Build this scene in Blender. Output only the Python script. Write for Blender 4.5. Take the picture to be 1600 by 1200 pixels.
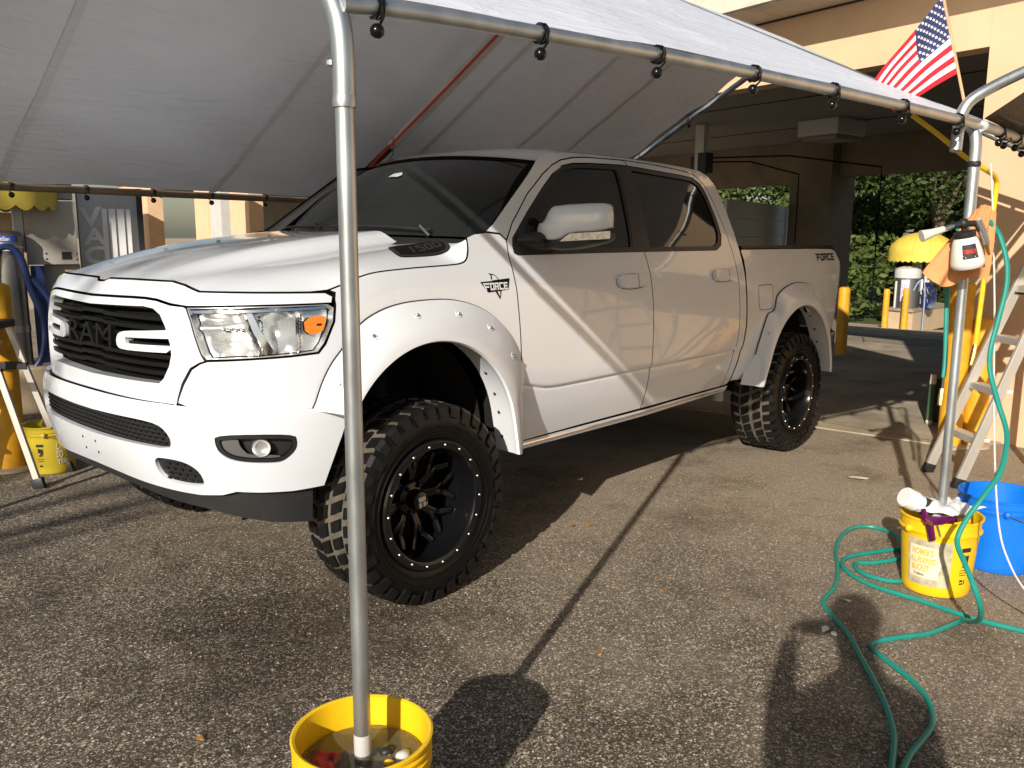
import bpy, bmesh, math, random, bisect
import numpy as np
from mathutils import Vector, Matrix
from mathutils.geometry import delaunay_2d_cdt
R=math.radians
for o in list(bpy.data.objects): bpy.data.objects.remove(o)
scn=bpy.context.scene; COL=scn.collection
random.seed(7)
# ------------------------------------------------------------------ camera
cd=bpy.data.cameras.new('camera'); cam=bpy.data.objects.new('camera',cd); COL.objects.link(cam); scn.camera=cam
cd.sensor_width=36; cd.sensor_fit='HORIZONTAL'; cd.lens=30.127; cd.clip_start=.05; cd.clip_end=900
YAW,PITCH,ROLL=R(221.97525),R(9.89158),R(.23743)
CAMLOC=Vector((2.42087,3.72394,1.59740))
fw=Vector((math.cos(YAW)*math.cos(PITCH),math.sin(YAW)*math.cos(PITCH),-math.sin(PITCH)))
rt=fw.cross(Vector((0,0,1))).normalized(); up=rt.cross(fw)
rt2=rt*math.cos(ROLL)+up*math.sin(ROLL); up2=-rt*math.sin(ROLL)+up*math.cos(ROLL)
cam.matrix_world=Matrix(((rt2.x,up2.x,-fw.x,CAMLOC.x),(rt2.y,up2.y,-fw.y,CAMLOC.y),(rt2.z,up2.z,-fw.z,CAMLOC.z),(0,0,0,1)))
# ------------------------------------------------------------------ light
SUN_EL=R(24.0); SUN_AZ=R(21.1)            # direction TO the sun, azimuth from +X counter-clockwise
world=bpy.data.worlds.new('World'); scn.world=world; world.use_nodes=True
wn=world.node_tree; sky=wn.nodes.new('ShaderNodeTexSky'); sky.sky_type='NISHITA'; sky.sun_disc=False
sky.sun_elevation=SUN_EL; sky.sun_rotation=math.pi/2-SUN_AZ
sky.air_density=1.0; sky.dust_density=1.2; sky.ozone_density=1.0
wn.links.new(sky.outputs['Color'],wn.nodes['Background'].inputs['Color']); wn.nodes['Background'].inputs['Strength'].default_value=.065
sl=bpy.data.lights.new('sun','SUN'); sl.energy=5.0; sl.angle=R(.55); sl.color=(1,.925,.82)
so=bpy.data.objects.new('sun',sl); COL.objects.link(so)
sdir=Vector((math.cos(SUN_AZ)*math.cos(SUN_EL),math.sin(SUN_AZ)*math.cos(SUN_EL),math.sin(SUN_EL)))
so.rotation_euler=(-sdir).to_track_quat('-Z','Y').to_euler(); so.location=sdir*60
scn.view_settings.view_transform='Standard'; scn.view_settings.look='None'; scn.view_settings.gamma=1; scn.view_settings.exposure=.22
scn.view_settings.use_curve_mapping=False
# ------------------------------------------------------------------ materials
def newmat(name):
    m=bpy.data.materials.new(name); m.use_nodes=True; nt=m.node_tree
    return m,nt,nt.nodes['Principled BSDF']
def N(nt,t,**kw):
    n=nt.nodes.new(t)
    for k,v in kw.items():
        if k in n.inputs: n.inputs[k].default_value=v
        else: setattr(n,k,v)
    return n
def coords(nt,scale=None):
    tc=N(nt,'ShaderNodeTexCoord'); return tc.outputs['Object']
def ramp(nt,stops):
    r=N(nt,'ShaderNodeValToRGB'); e=r.color_ramp.elements
    while len(e)<len(stops): e.new(.5)
    for el,(p,c) in zip(e,stops):
        el.position=p; el.color=(*c,1) if len(c)==3 else c
    return r
def mat(name,base,rough=.5,metal=0,coat=0,var=.06,scale=8,bump=0,bscale=60,spec=.5,rvar=.08,stretch=(1,1,1),trans=0,ior=1.45,dirt=None,dscale=3,damt=.5):
    m,nt,b=newmat(name); L=nt.links.new
    b.inputs['Roughness'].default_value=rough; b.inputs['Metallic'].default_value=metal
    b.inputs['Coat Weight'].default_value=coat; b.inputs['Coat Roughness'].default_value=.04; b.inputs['Specular IOR Level'].default_value=spec
    b.inputs['Transmission Weight'].default_value=trans; b.inputs['IOR'].default_value=ior
    mp=N(nt,'ShaderNodeMapping'); mp.inputs['Scale'].default_value=stretch; L(coords(nt),mp.inputs['Vector'])
    n=N(nt,'ShaderNodeTexNoise',Scale=scale,Detail=5); L(mp.outputs[0],n.inputs['Vector'])
    lo=tuple(max(0,c*(1-var)) for c in base); hi=tuple(min(1,c*(1+var)) for c in base)
    r=ramp(nt,[(.3,lo),(.7,hi)]); L(n.outputs['Fac'],r.inputs[0]); col=r.outputs[0]
    if dirt:
        n2=N(nt,'ShaderNodeTexNoise',Scale=dscale,Detail=8,Roughness=.7); L(mp.outputs[0],n2.inputs['Vector'])
        r2=ramp(nt,[(.5,(0,0,0)),(.72,(damt,)*3)]); L(n2.outputs['Fac'],r2.inputs[0])
        mx=N(nt,'ShaderNodeMixRGB'); mx.inputs[2].default_value=(*dirt,1); L(r2.outputs[0],mx.inputs[0]); L(col,mx.inputs[1]); col=mx.outputs[0]
    L(col,b.inputs['Base Color'])
    mr=N(nt,'ShaderNodeMapRange'); mr.inputs['To Min'].default_value=max(.01,rough-rvar*.5); mr.inputs['To Max'].default_value=min(1,rough+rvar)
    L(n.outputs['Fac'],mr.inputs['Value']); L(mr.outputs[0],b.inputs['Roughness'])
    if bump:
        nb=N(nt,'ShaderNodeTexNoise',Scale=bscale,Detail=4); L(mp.outputs[0],nb.inputs['Vector'])
        bp=N(nt,'ShaderNodeBump',Strength=bump,Distance=.01); L(nb.outputs['Fac'],bp.inputs['Height']); L(bp.outputs[0],b.inputs['Normal'])
    return m
M={}
M['paint']=mat('white_paint',(.69,.72,.765),.26,coat=1,var=.012,scale=3,rvar=.03)
M['flare']=mat('white_flare',(.69,.715,.755),.38,coat=.6,var=.015,bump=.02,bscale=300)
M['trim']=mat('black_trim',(.018,.018,.019),.45,var=.1,bump=.05,bscale=400)
M['gap']=mat('gap_black',(.006,.006,.006),.9,var=0,spec=.1)
M['under']=mat('underbody',(.014,.013,.012),.75,var=.3,spec=.2)
M['gloss']=mat('gloss_black',(.005,.005,.006),.17,coat=.25,var=.05,rvar=.05,spec=.35)
M['grille']=mat('grille_black',(.006,.006,.006),.45,var=.1,spec=.25)
M['satin']=mat('satin_black',(.016,.016,.017),.34,var=.05)
M['glass']=mat('tinted_glass',(.011,.013,.013),.03,var=.02,rvar=.01,spec=.55)
M['chrome']=mat('chrome',(.86,.86,.87),.08,metal=1,var=.02,rvar=.06)
M['reflector']=mat('headlamp_reflector',(.90,.90,.90),.24,metal=.8,var=.03,rvar=.12)
M['amber']=mat('amber_lens',(.95,.24,.01),.25,coat=.5,var=.06,scale=90)
M['red']=mat('red_lens',(.30,.01,.012),.15,coat=.8,var=.1)
M['rubber']=mat('tyre_rubber',(.007,.007,.007),.45,spec=.3,var=.25,scale=30,bump=.15,bscale=250)
M['tyrewet']=mat('tyre_sidewall',(.005,.005,.005),.28,spec=.28,var=.2,scale=40,bump=.08,bscale=200)
M['treadtan']=mat('tread_dust',(.10,.085,.065),.85,var=.3,scale=20)
M['steel']=mat('steel_bolt',(.62,.62,.60),.3,metal=1)
M['galv']=mat('galvanised_pipe',(.47,.50,.51),.36,metal=.85,var=.16,scale=14,rvar=.2,stretch=(1,1,.35),bump=.03,bscale=90)
M['black_rubber']=mat('black_rubber',(.02,.02,.02),.5,var=.1)
M['clear']=None
def glassmat():
    m,nt,b=newmat('clear_lens'); L=nt.links.new
    t=N(nt,'ShaderNodeBsdfTransparent'); g=N(nt,'ShaderNodeBsdfGlossy',Roughness=.03); lw=N(nt,'ShaderNodeLayerWeight',Blend=.5)
    pw=N(nt,'ShaderNodeMath',operation='POWER'); pw.inputs[1].default_value=3.5; L(lw.outputs['Facing'],pw.inputs[0]); f=N(nt,'ShaderNodeMath',operation='MULTIPLY_ADD'); f.inputs[1].default_value=.75; f.inputs[2].default_value=.045; L(pw.outputs[0],f.inputs[0])
    mx=N(nt,'ShaderNodeMixShader'); L(f.outputs[0],mx.inputs[0]); L(t.outputs[0],mx.inputs[1]); L(g.outputs[0],mx.inputs[2])
    t.inputs[0].default_value=(.95,.96,.96,1)
    L(mx.outputs[0],nt.nodes['Material Output'].inputs['Surface']); return m
M['clear']=glassmat()
# ------------------------------------------------------------------ builders
def tag(o,label=None,cat=None,group=None,kind=None):
    if label: o['label']=label
    if cat: o['category']=cat
    if group: o['group']=group
    if kind: o['kind']=kind
    return o
def thing(name,label,cat,loc=(0,0,0),rotz=0,group=None):
    o=bpy.data.objects.new(name,None); COL.objects.link(o); o.location=loc; o.rotation_euler=(0,0,rotz); o.empty_display_size=.1
    return tag(o,label,cat,group)
def wloc(p):
    v=Vector((0,0,0))
    while p is not None: v+=p.location; p=p.parent
    return v
def link(name,me,m,parent=None,loc=None):
    o=bpy.data.objects.new(name,me); COL.objects.link(o)
    if m is not None and not me.materials: me.materials.append(M[m] if isinstance(m,str) else m)
    if parent: o.parent=parent
    if loc is not None: o.location=loc
    return o
def copytree(o,parent=None):
    c=o.copy(); COL.objects.link(c)
    if parent: c.parent=parent
    for ch in list(o.children):
        if ch is not c: copytree(ch,c)
    return c
class MB:
    """collects shapes given in world coordinates; build() makes one mesh object (subtracting the parent's place)"""
    def __init__(s): s.v=[]; s.f=[]; s.fl=[]
    def add(s,vs,fs,flat=False):
        k=len(s.v); s.v+= [tuple(v) for v in vs]; s.f+=[tuple(i+k for i in f) for f in fs]; s.fl+=[flat]*len(fs); return s
    def box(s,c,d,rz=0,ax=None,bev=0):
        if ax is None: ax=(Vector((math.cos(rz),math.sin(rz),0)),Vector((-math.sin(rz),math.cos(rz),0)),Vector((0,0,1)))
        c=Vector(c); hx,hy,hz=d[0]/2,d[1]/2,d[2]/2
        if bev<=0:
            vs=[c+ax[0]*x*hx+ax[1]*y*hy+ax[2]*z*hz for x in(-1,1) for y in(-1,1) for z in(-1,1)]
            return s.add(vs,[(0,1,3,2),(4,6,7,5),(0,4,5,1),(2,3,7,6),(0,2,6,4),(1,5,7,3)],True)
        bm=bmesh.new(); bmesh.ops.create_cube(bm,size=1)
        for v in bm.verts: v.co=Vector((v.co.x*d[0],v.co.y*d[1],v.co.z*d[2]))
        bmesh.ops.bevel(bm,geom=list(bm.edges),offset=bev,segments=2,profile=.5,affect='EDGES')
        bm.verts.index_update(); vs=[c+ax[0]*v.co.x+ax[1]*v.co.y+ax[2]*v.co.z for v in bm.verts]
        fs=[[v.index for v in f.verts] for f in bm.faces]; bm.free(); return s.add(vs,fs,True)
    def tube(s,pts,r,seg=10,cap=True,closed=False):
        pts=[Vector(p) for p in pts]; n=len(pts); rs=r if isinstance(r,(list,tuple)) else [r]*n
        vs=[];fs=[]; prev=None
        for i,p in enumerate(pts):
            if closed: t=(pts[(i+1)%n]-pts[i-1]).normalized()
            else: t=((pts[i+1] if i<n-1 else p)-(pts[i-1] if i>0 else p)).normalized()
            if prev is None:
                a=Vector((0,0,1)) if abs(t.z)<.9 else Vector((1,0,0)); u=t.cross(a).normalized()
            else: u=(prev-t*prev.dot(t)).normalized()
            prev=u; w=t.cross(u)
            for k in range(seg):
                an=2*math.pi*k/seg; vs.append(p+(u*math.cos(an)+w*math.sin(an))*rs[i])
        m=n if closed else n-1
        for i in range(m):
            for k in range(seg):
                a=i*seg+k; b=i*seg+(k+1)%seg; c=((i+1)%n)*seg+(k+1)%seg; d=((i+1)%n)*seg+k
                fs.append((a,d,c,b))
        s.add(vs,fs)
        if cap and not closed:
            s.add(vs[:seg],[tuple(range(seg))],True); s.add(vs[-seg:],[tuple(reversed(range(seg)))],True)
        return s
    def lathe(s,prof,c=(0,0,0),ax=(0,0,1),seg=32,flat=False):
        """prof: list of (r,h) along axis"""
        c=Vector(c); ax=Vector(ax).normalized(); a=Vector((1,0,0)) if abs(ax.x)<.9 else Vector((0,1,0)); u=ax.cross(a).normalized(); w=ax.cross(u)
        vs=[];fs=[]; n=len(prof)
        for r,h in prof:
            for k in range(seg):
                an=2*math.pi*k/seg; vs.append(c+ax*h+(u*math.cos(an)+w*math.sin(an))*max(r,1e-5))
        for i in range(n-1):
            for k in range(seg):
                fs.append((i*seg+k,i*seg+(k+1)%seg,(i+1)*seg+(k+1)%seg,(i+1)*seg+k))
        return s.add(vs,fs,flat)
    def ball(s,c,r,seg=12,sc=(1,1,1)):
        c=Vector(c); vs=[];fs=[]; nr=seg//2
        for i in range(nr+1):
            th=math.pi*i/nr
            for k in range(seg):
                ph=2*math.pi*k/seg; vs.append(c+Vector((math.sin(th)*math.cos(ph)*sc[0],math.sin(th)*math.sin(ph)*sc[1],math.cos(th)*sc[2]))*r)
        for i in range(nr):
            for k in range(seg): fs.append((i*seg+k,(i+1)*seg+k,(i+1)*seg+(k+1)%seg,i*seg+(k+1)%seg))
        return s.add(vs,fs)
    def prism(s,poly,o,ux,uy,th):
        """2D polygon extruded along ux x uy"""
        o=Vector(o);ux=Vector(ux);uy=Vector(uy);nz=ux.cross(uy).normalized(); n=len(poly)
        a=[o+ux*x+uy*y for x,y in poly]; b=[p-nz*th for p in a]
        return s.add(a+b,[tuple(range(n)),tuple(reversed(range(n,2*n)))]+[(i,i+n,(i+1)%n+n,(i+1)%n) for i in range(n)],True)
    def grid(s,fn,nu,nv,closed_u=False):
        vs=[fn(i/(nu),j/nv) for i in range(nu+1) for j in range(nv+1)]
        fs=[(i*(nv+1)+j,(i+1)*(nv+1)+j,(i+1)*(nv+1)+j+1,i*(nv+1)+j+1) for i in range(nu) for j in range(nv)]
        return s.add(vs,fs)
    def mesh(s,name,off=Vector((0,0,0)),sm=True,ang=35):
        me=bpy.data.meshes.new(name); me.from_pydata([Vector(v)-off for v in s.v],[],s.f)
        if sm:
            me.polygons.foreach_set('use_smooth',[True]*len(me.polygons))
            bm=bmesh.new(); bm.from_mesh(me); bmesh.ops.remove_doubles(bm,verts=bm.verts,dist=1e-5)
            bmesh.ops.recalc_face_normals(bm,faces=bm.faces)
            for e in bm.edges:
                if len(e.link_faces)==2 and e.calc_face_angle(0)>R(ang): e.smooth=False
            bm.to_mesh(me); bm.free()
        return me
    def build(s,name,m,parent=None,sm=True,ang=35,loc=None):
        """loc: give the object its own origin there"""
        base=wloc(parent) if parent else Vector((0,0,0))
        if loc is not None: o=link(name,s.mesh(name,Vector(loc),sm,ang),m,parent,Vector(loc)-base)
        else: o=link(name,s.mesh(name,base,sm,ang),m,parent)
        return o
def chaikin(p,it=2,closed=True):
    for _ in range(it):
        q=[]; n=len(p)
        rng=range(n) if closed else range(n-1)
        if not closed: q.append(p[0])
        for i in rng:
            a=p[i];b=p[(i+1)%n]
            q.append(tuple(a[k]*.75+b[k]*.25 for k in range(len(a)))); q.append(tuple(a[k]*.25+b[k]*.75 for k in range(len(a))))
        if not closed: q.append(p[-1])
        p=q
    return p
def catmull(p,n=6,closed=False):
    out=[]; L=len(p)
    for i in range(L if closed else L-1):
        g=lambda k:(p[k%L] if closed else p[min(max(k,0),L-1)])
        p0,p1,p2,p3=g(i-1),g(i),g(i+1),g(i+2)
        for k in range(n):
            t=k/n; out.append(tuple(.5*((2*b)+(c-a)*t+(2*a-5*b+4*c-d)*t*t+(3*b-a-3*c+d)*t**3) for a,b,c,d in zip(p0,p1,p2,p3)))
    if not closed: out.append(tuple(p[-1]))
    return out
def resample(p,step,closed=True):
    out=[]; n=len(p)
    for i in range(n if closed else n-1):
        a=p[i];b=p[(i+1)%n]; d=math.hypot(b[0]-a[0],b[1]-a[1]); k=max(1,int(round(d/step)))
        for j in range(k): out.append((a[0]+(b[0]-a[0])*j/k,a[1]+(b[1]-a[1])*j/k))
    if not closed: out.append(p[-1])
    return out
def dedupe(p,eps=1e-4):
    q=[]
    for a in p:
        if not q or math.hypot(a[0]-q[-1][0],a[1]-q[-1][1])>eps: q.append(a)
    if math.hypot(q[0][0]-q[-1][0],q[0][1]-q[-1][1])<eps: q.pop()
    return q
def area2(p): return sum(p[i][0]*p[(i+1)%len(p)][1]-p[(i+1)%len(p)][0]*p[i][1] for i in range(len(p)))
def inset(p,g):
    """move a closed polygon inwards by g (outwards when g<0)"""
    if g==0: return p
    sgn=1 if area2(p)>0 else -1; n=len(p); q=[]
    for i in range(n):
        a,b,c=p[i-1],p[i],p[(i+1)%n]
        d1=(b[0]-a[0],b[1]-a[1]); d2=(c[0]-b[0],c[1]-b[1]); l1=math.hypot(*d1) or 1; l2=math.hypot(*d2) or 1
        n1=(-d1[1]/l1,d1[0]/l1); n2=(-d2[1]/l2,d2[0]/l2); m=(n1[0]+n2[0],n1[1]+n2[1]); l=math.hypot(*m) or 1
        k=g*sgn/max(.35,(l/2)); q.append((b[0]+m[0]/l*k,b[1]+m[1]/l*k))
    return q
def inside(P,poly):
    x=P[:,0];y=P[:,1]; r=np.zeros(len(P),bool); n=len(poly)
    for i in range(n):
        x1,y1=poly[i];x2,y2=poly[(i+1)%n]
        if y1==y2: continue
        c=((y1>y)!=(y2>y))&(x<(x2-x1)*(y-y1)/(y2-y1)+x1); r^=c
    return r
def bdist(P,poly):
    d=np.full(len(P),1e9)
    for i in range(len(poly)):
        a=np.array(poly[i]);b=np.array(poly[(i+1)%len(poly)]); ab=b-a; t=np.clip(((P-a)@ab)/max(1e-12,ab@ab),0,1)
        d=np.minimum(d,np.linalg.norm(P-(a+t[:,None]*ab),axis=1))
    return d
def normal_of(fn,u,v,ref):
    h=2e-3; p=Vector(fn(u,v)); n=(Vector(fn(u+h,v))-Vector(fn(u-h,v))).cross(Vector(fn(u,v+h))-Vector(fn(u,v-h)))
    if n.length<1e-12: return Vector((0,0,1))
    n.normalize()
    if n.dot(p-ref)<0: n=-n
    return n
REF=Vector((-1.8,0,1.0))
def cdt_fill(loops,step,extra=()):
    pts=[];edges=[]
    for lp in loops:
        k=len(pts); pts+=lp; edges+=[(k+i,k+(i+1)%len(lp)) for i in range(len(lp))]
    A=np.array(pts); x0,y0=A.min(0);x1,y1=A.max(0)
    gx=np.arange(x0+step/2,x1,step); gy=np.arange(y0+step/2,y1,step)
    if len(gx) and len(gy):
        G=np.stack(np.meshgrid(gx,gy),-1).reshape(-1,2)
        ins=np.zeros(len(G),bool)
        for lp in loops: ins^=inside(G,lp)
        G=G[ins]
        if len(G):
            d=np.full(len(G),1e9)
            for lp in loops: d=np.minimum(d,bdist(G,lp))
            G=G[d>step*.45]
            if len(extra) and len(G):
                E_=np.array(extra); ok=np.zeros(len(E_),bool)
                for lp in loops: ok^=inside(E_,lp)
                for lp in loops: ok&=bdist(E_,lp)>.004
                E_=E_[ok]; dm=np.array([np.abs(E_-g).max(1).min() if len(E_) else 1 for g in G]); G=G[dm>.012]; pts=pts+[tuple(e) for e in E_]
            pts=pts+[tuple(g) for g in G]
    vs,es,fs,_,_,_=delaunay_2d_cdt([Vector(p) for p in pts],edges,[],0,1e-6)
    V=np.array([tuple(v) for v in vs]); cen=np.array([V[list(f)].mean(0) for f in fs])
    ins=np.zeros(len(fs),bool)
    for lp in loops: ins^=inside(cen,lp)
    ar=np.array([abs((V[f[1]][0]-V[f[0]][0])*(V[f[2]][1]-V[f[0]][1])-(V[f[2]][0]-V[f[0]][0])*(V[f[1]][1]-V[f[0]][1])) for f in fs]); ins&=ar>2e-7
    return V,[tuple(f) for f,i in zip(fs,ins) if i]
def panel(name,loops,fn,m,parent,step=.05,depth=.018,gap=.0034,side=1,off=0.,ref=REF,rs=None,rim='gap',extra=()):
    """sheet-metal panel: 2D outline(s) filled, laid on surface fn(u,v), edges folded in by depth"""
    if not isinstance(loops[0][0],(tuple,list)): loops=[loops]
    LP=[]
    for i,lp in enumerate(loops):
        lp=dedupe(lp); lp=inset(lp,gap if i==0 else -gap); LP.append(dedupe(resample(lp,rs or step*.6),2e-4))
    V,F=cdt_fill(LP,step,extra)
    used=sorted({i for f in F for i in f}); mp={i:k for k,i in enumerate(used)}; V=V[used]; F=[tuple(mp[i] for i in f) for f in F]
    P=[];Nn=[]
    for u,v in V:
        n=normal_of(fn,u,v,ref); p=Vector(fn(u,v))+n*off; P.append(p);Nn.append(n)
    if not F: print('EMPTY PANEL',name,len(V)); F=[]
    FF=[]
    for f in F:
        a,b,c=(P[i] for i in f[:3]); nn=(b-a).cross(c-a)
        FF.append(f if nn.dot(Nn[f[0]])>=0 else tuple(reversed(f)))
    cnt={}
    for f in FF:
        for i in range(len(f)):
            e=(f[i],f[(i+1)%len(f)]); cnt[tuple(sorted(e))]=cnt.get(tuple(sorted(e)),[])+[e]
    bnd=[v[0] for v in cnt.values() if len(v)==1]
    vs=list(P); rimd={}
    quads=[]
    if depth>0:
        for a,b in bnd:
            for i in (a,b):
                if i not in rimd: rimd[i]=len(vs); vs.append(P[i]-Nn[i]*depth)
            quads.append((b,a,rimd[a],rimd[b]))
    base=wloc(parent) if parent else Vector((0,0,0))
    if side<0:
        vs=[Vector((p.x,-p.y,p.z)) for p in vs]; FF=[tuple(reversed(f)) for f in FF]; quads=[tuple(reversed(f)) for f in quads]
    me=bpy.data.meshes.new(name); me.from_pydata([p-base for p in vs],[],FF+quads)
    me.polygons.foreach_set('use_smooth',[True]*len(me.polygons))
    sh=me.attributes.new('sharp_edge','BOOLEAN','EDGE'); bs={tuple(sorted(e)) for e in bnd}
    sh.data.foreach_set('value',[tuple(sorted(e.vertices)) in bs for e in me.edges])
    o=link(name,me,m,parent)
    if rim and quads:
        me.materials.append(M[rim]); nf=len(FF); me.polygons.foreach_set('material_index',[0]*nf+[1]*len(quads))  # rims of the panels blackened so the gaps look shaded
    return o
def strip(name,fa,fb,n,m,parent,rows=1,side=1,sm=True):
    """ruled surface between two 3D curves fa(t), fb(t)"""
    mb=MB(); mb.grid(lambda u,v:[ (lambda A,B:A+(B-A)*v)(Vector(fa(u)),Vector(fb(u)))][0] if side>0 else (lambda p:Vector((p.x,-p.y,p.z)))((lambda A,B:A+(B-A)*v)(Vector(fa(u)),Vector(fb(u)))),n,rows)
    return mb.build(name,m,parent,sm)
def text_mesh(body,size=1,bold=0.0,shear=0,space=1.0):
    c=bpy.data.curves.new('t','FONT'); c.body=body; c.size=size; c.offset=bold; c.fill_mode='FRONT'; c.resolution_u=3; c.shear=shear; c.space_character=space
    o=bpy.data.objects.new('t',c); COL.objects.link(o); dg=bpy.context.evaluated_depsgraph_get(); dg.update()
    me=o.evaluated_get(dg).to_mesh(); V=[(v.co.x,v.co.y) for v in me.vertices]; F=[tuple(p.vertices) for p in me.polygons]
    o.evaluated_get(dg).to_mesh_clear(); bpy.data.objects.remove(o); bpy.data.curves.remove(c)
    xs=[v[0] for v in V]; ys=[v[1] for v in V]; x0,x1,y0,y1=min(xs),max(xs),min(ys),max(ys)
    return [((x-x0)/(x1-x0),(y-y0)/(y1-y0)) for x,y in V],F
def rects(strokes):
    V=[];F=[]
    for x0,y0,x1,y1 in strokes:
        k=len(V); V+=[(x0,y0),(x1,y0),(x1,y1),(x0,y1)]; F.append((k,k+1,k+2,k+3))
    return V,F
GL={'F':[(0,0,.27,.76),(0,.76,1,1),(.27,.36,.85,.58)],'O':[(0,0,.27,1),(.73,0,1,1),(.27,0,.73,.22),(.27,.78,.73,1)],
'R':[(0,0,.27,1),(.27,.78,1,1),(.73,.45,1,.78),(.27,.38,.73,.58),(.6,0,.92,.38)],'C':[(0,0,.27,1),(.27,0,1,.22),(.27,.78,1,1)],
'E':[(0,0,.27,1),(.27,0,1,.22),(.27,.78,1,1),(.27,.39,.88,.6)],'1':[(.38,0,.66,1)],'5':[(0,.78,1,1),(0,.42,.27,.78),(.27,.42,1,.6),(.73,.2,1,.42),(0,0,1,.2)],'0':[(0,0,.27,1),(.73,0,1,1),(.27,0,.73,.22),(.27,.78,.73,1)]}
def word(w,gap=.18,shear=0):
    V=[];F=[];x=0
    for ch in w:
        v,f=rects(GL[ch]); k=len(V); V+=[(a+x+shear*b,b) for a,b in v]; F+=[tuple(i+k for i in g) for g in f]; x+=1+gap
    xs=[a for a,b in V]; x0,x1=min(xs),max(xs); return [((a-x0)/(x1-x0),b) for a,b in V],F
def decal(name,VF,fn,m,parent,off=.002,depth=.0015,side=1,ref=REF,flat=False):
    """flat lettering or marks: unit-square drawing mapped by fn(x,y)->3D; lifted off the surface"""
    V,F=VF; P=[]
    for x,y in V:
        n=normal_of(fn,x,y,ref) if not flat else Vector(flat); P.append(Vector(fn(x,y))+n*off)
    base=wloc(parent) if parent else Vector((0,0,0))
    if depth>0.004:
        cnt={}
        for f in F:
            for i in range(len(f)):
                e=(f[i],f[(i+1)%len(f)]); cnt.setdefault(tuple(sorted(e)),[]).append(e)
        F=list(F); n0=len(P)
        P2=[Vector(fn(x,y))+(normal_of(fn,x,y,ref) if not flat else Vector(flat))*(off-depth) for x,y in V]
        P=P+P2
        for k,v in cnt.items():
            if len(v)==1: a,b=v[0]; F.append((b,a,a+n0,b+n0))
    me=bpy.data.meshes.new(name); me.from_pydata([p-base for p in P],[],F)
    return link(name,me,m,parent)
def lerp_tab(tab,x):
    if x<=tab[0][0]: return tab[0][1]
    for (a,b),(c,d) in zip(tab,tab[1:]):
        if x<=c:
            t=(x-a)/(c-a); return b+(d-b)*t
    return tab[-1][1]
def smooth_tab(tab):
    """monotone-ish cubic (Catmull-Rom/Hermite) interpolation through (x,y) knots"""
    xs=[a for a,b in tab]; ys=[b for a,b in tab]; n=len(xs); m=[]
    for i in range(n):
        if i==0: m.append((ys[1]-ys[0])/(xs[1]-xs[0]))
        elif i==n-1: m.append((ys[-1]-ys[-2])/(xs[-1]-xs[-2]))
        else:
            d0=(ys[i]-ys[i-1])/(xs[i]-xs[i-1]); d1=(ys[i+1]-ys[i])/(xs[i+1]-xs[i])
            m.append(0 if d0*d1<0 else (d0*(xs[i+1]-xs[i])+d1*(xs[i]-xs[i-1]))/(xs[i+1]-xs[i-1]))
    def f(x):
        if x<=xs[0]: return ys[0]+m[0]*(x-xs[0])
        if x>=xs[-1]: return ys[-1]+m[-1]*(x-xs[-1])
        for i in range(n-1):
            if x<=xs[i+1]: break
        h=xs[i+1]-xs[i]; t=(x-xs[i])/h
        return ((1+2*t)*(1-t)**2*ys[i]+t*(1-t)**2*h*m[i]+t*t*(3-2*t)*ys[i+1]+t*t*(t-1)*h*m[i+1])
    return f
SX=-.05; PW=3.2
# reference plan curve arc length table
_T=[];_S=[]
def _plan(t,a,w):
    c=max(0.,math.cos(t)); s=max(0.,math.sin(t))
    return SX+a*c**(2/PW), w*s**(2/PW)
_n=4000; _acc=0.; _prev=_plan(0,1,1); _T=[0.];_S=[0.]
for _i in range(1,_n+1):
    # denser at both ends
    _v=_i/_n; _t=(_v**2*(3-2*_v))*math.pi/2
    _p=_plan(_t,1,1); _acc+=math.hypot(_p[0]-_prev[0],_p[1]-_prev[1]); _prev=_p; _T.append(_t);_S.append(_acc)
SEND=_acc
def plan(s,a,w):
    if s<0:
        x,y=plan(-s,a,w); return x,-y
    if s>=SEND: return SX-(s-SEND), w
    i=min(max(bisect.bisect_left(_S,s),1),_n); f=(s-_S[i-1])/max(1e-9,_S[i]-_S[i-1])
    return _plan(_T[i-1]+f*(_T[i]-_T[i-1]),a,w)
W_side=smooth_tab([(.45,.93),(.55,.962),(.65,.995),(.74,1.018),(.86,1.031),(1.0,1.035),(1.13,1.032),(1.25,1.022),(1.35,1.008),(1.43,.988),(1.505,.966),(1.6,.942),(1.7,.912),(1.8,.879),(1.9,.845),(1.97,.812),(2.02,.772),(2.05,.72)])
A_front=smooth_tab([(.8,.985),(.95,1.0),(1.1,1.0),(1.25,.99),(1.33,.972),(1.38,.945),(1.42,.905),(1.46,.85),(1.5,.78)])
def crease(z,z0,d,k):  # small smooth step
    return d/(1+math.exp(-(z-z0)/k))
def body(s,z):
    a=A_front(z); w=W_side(z)
    # fender narrows a touch to the front above shoulder, greenhouse narrows rearwards
    x0=SX-(s-SEND) if s>=SEND else .3
    if z>1.5 and x0<-1.76:
        w-= (z-1.5)/.5*.05*min(1.3,(-1.76-x0)/1.09)
    if z<1.0 and x0<-1.9: w-= (1.0-z)/.4*.04*min(1,(-1.9-x0)/1.0)
    if x0<-3.0: w-= .035*min(1.,((-3.0-x0)/1.6))**2
    if -3.0<x0<-.56 and z<1.2:      # lower door crease: panel below steps in
        z0=.838+.045*math.exp(-((-.62-x0)/.16)**2) if x0<-.6 else .885
        w-=.012/(1+math.exp((z-z0)/.004))+.006*math.exp(-((z-z0+.003)/.006)**2)
    return (*((lambda p:(p[0],p[1]))(plan(s,a,w))),z)
A_b=smooth_tab([(.45,.92),(.55,.975),(.66,1.015),(.76,1.037),(.86,1.042),(.92,1.038),(.955,1.028),(.985,1.003),(1.02,.975)])
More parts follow.
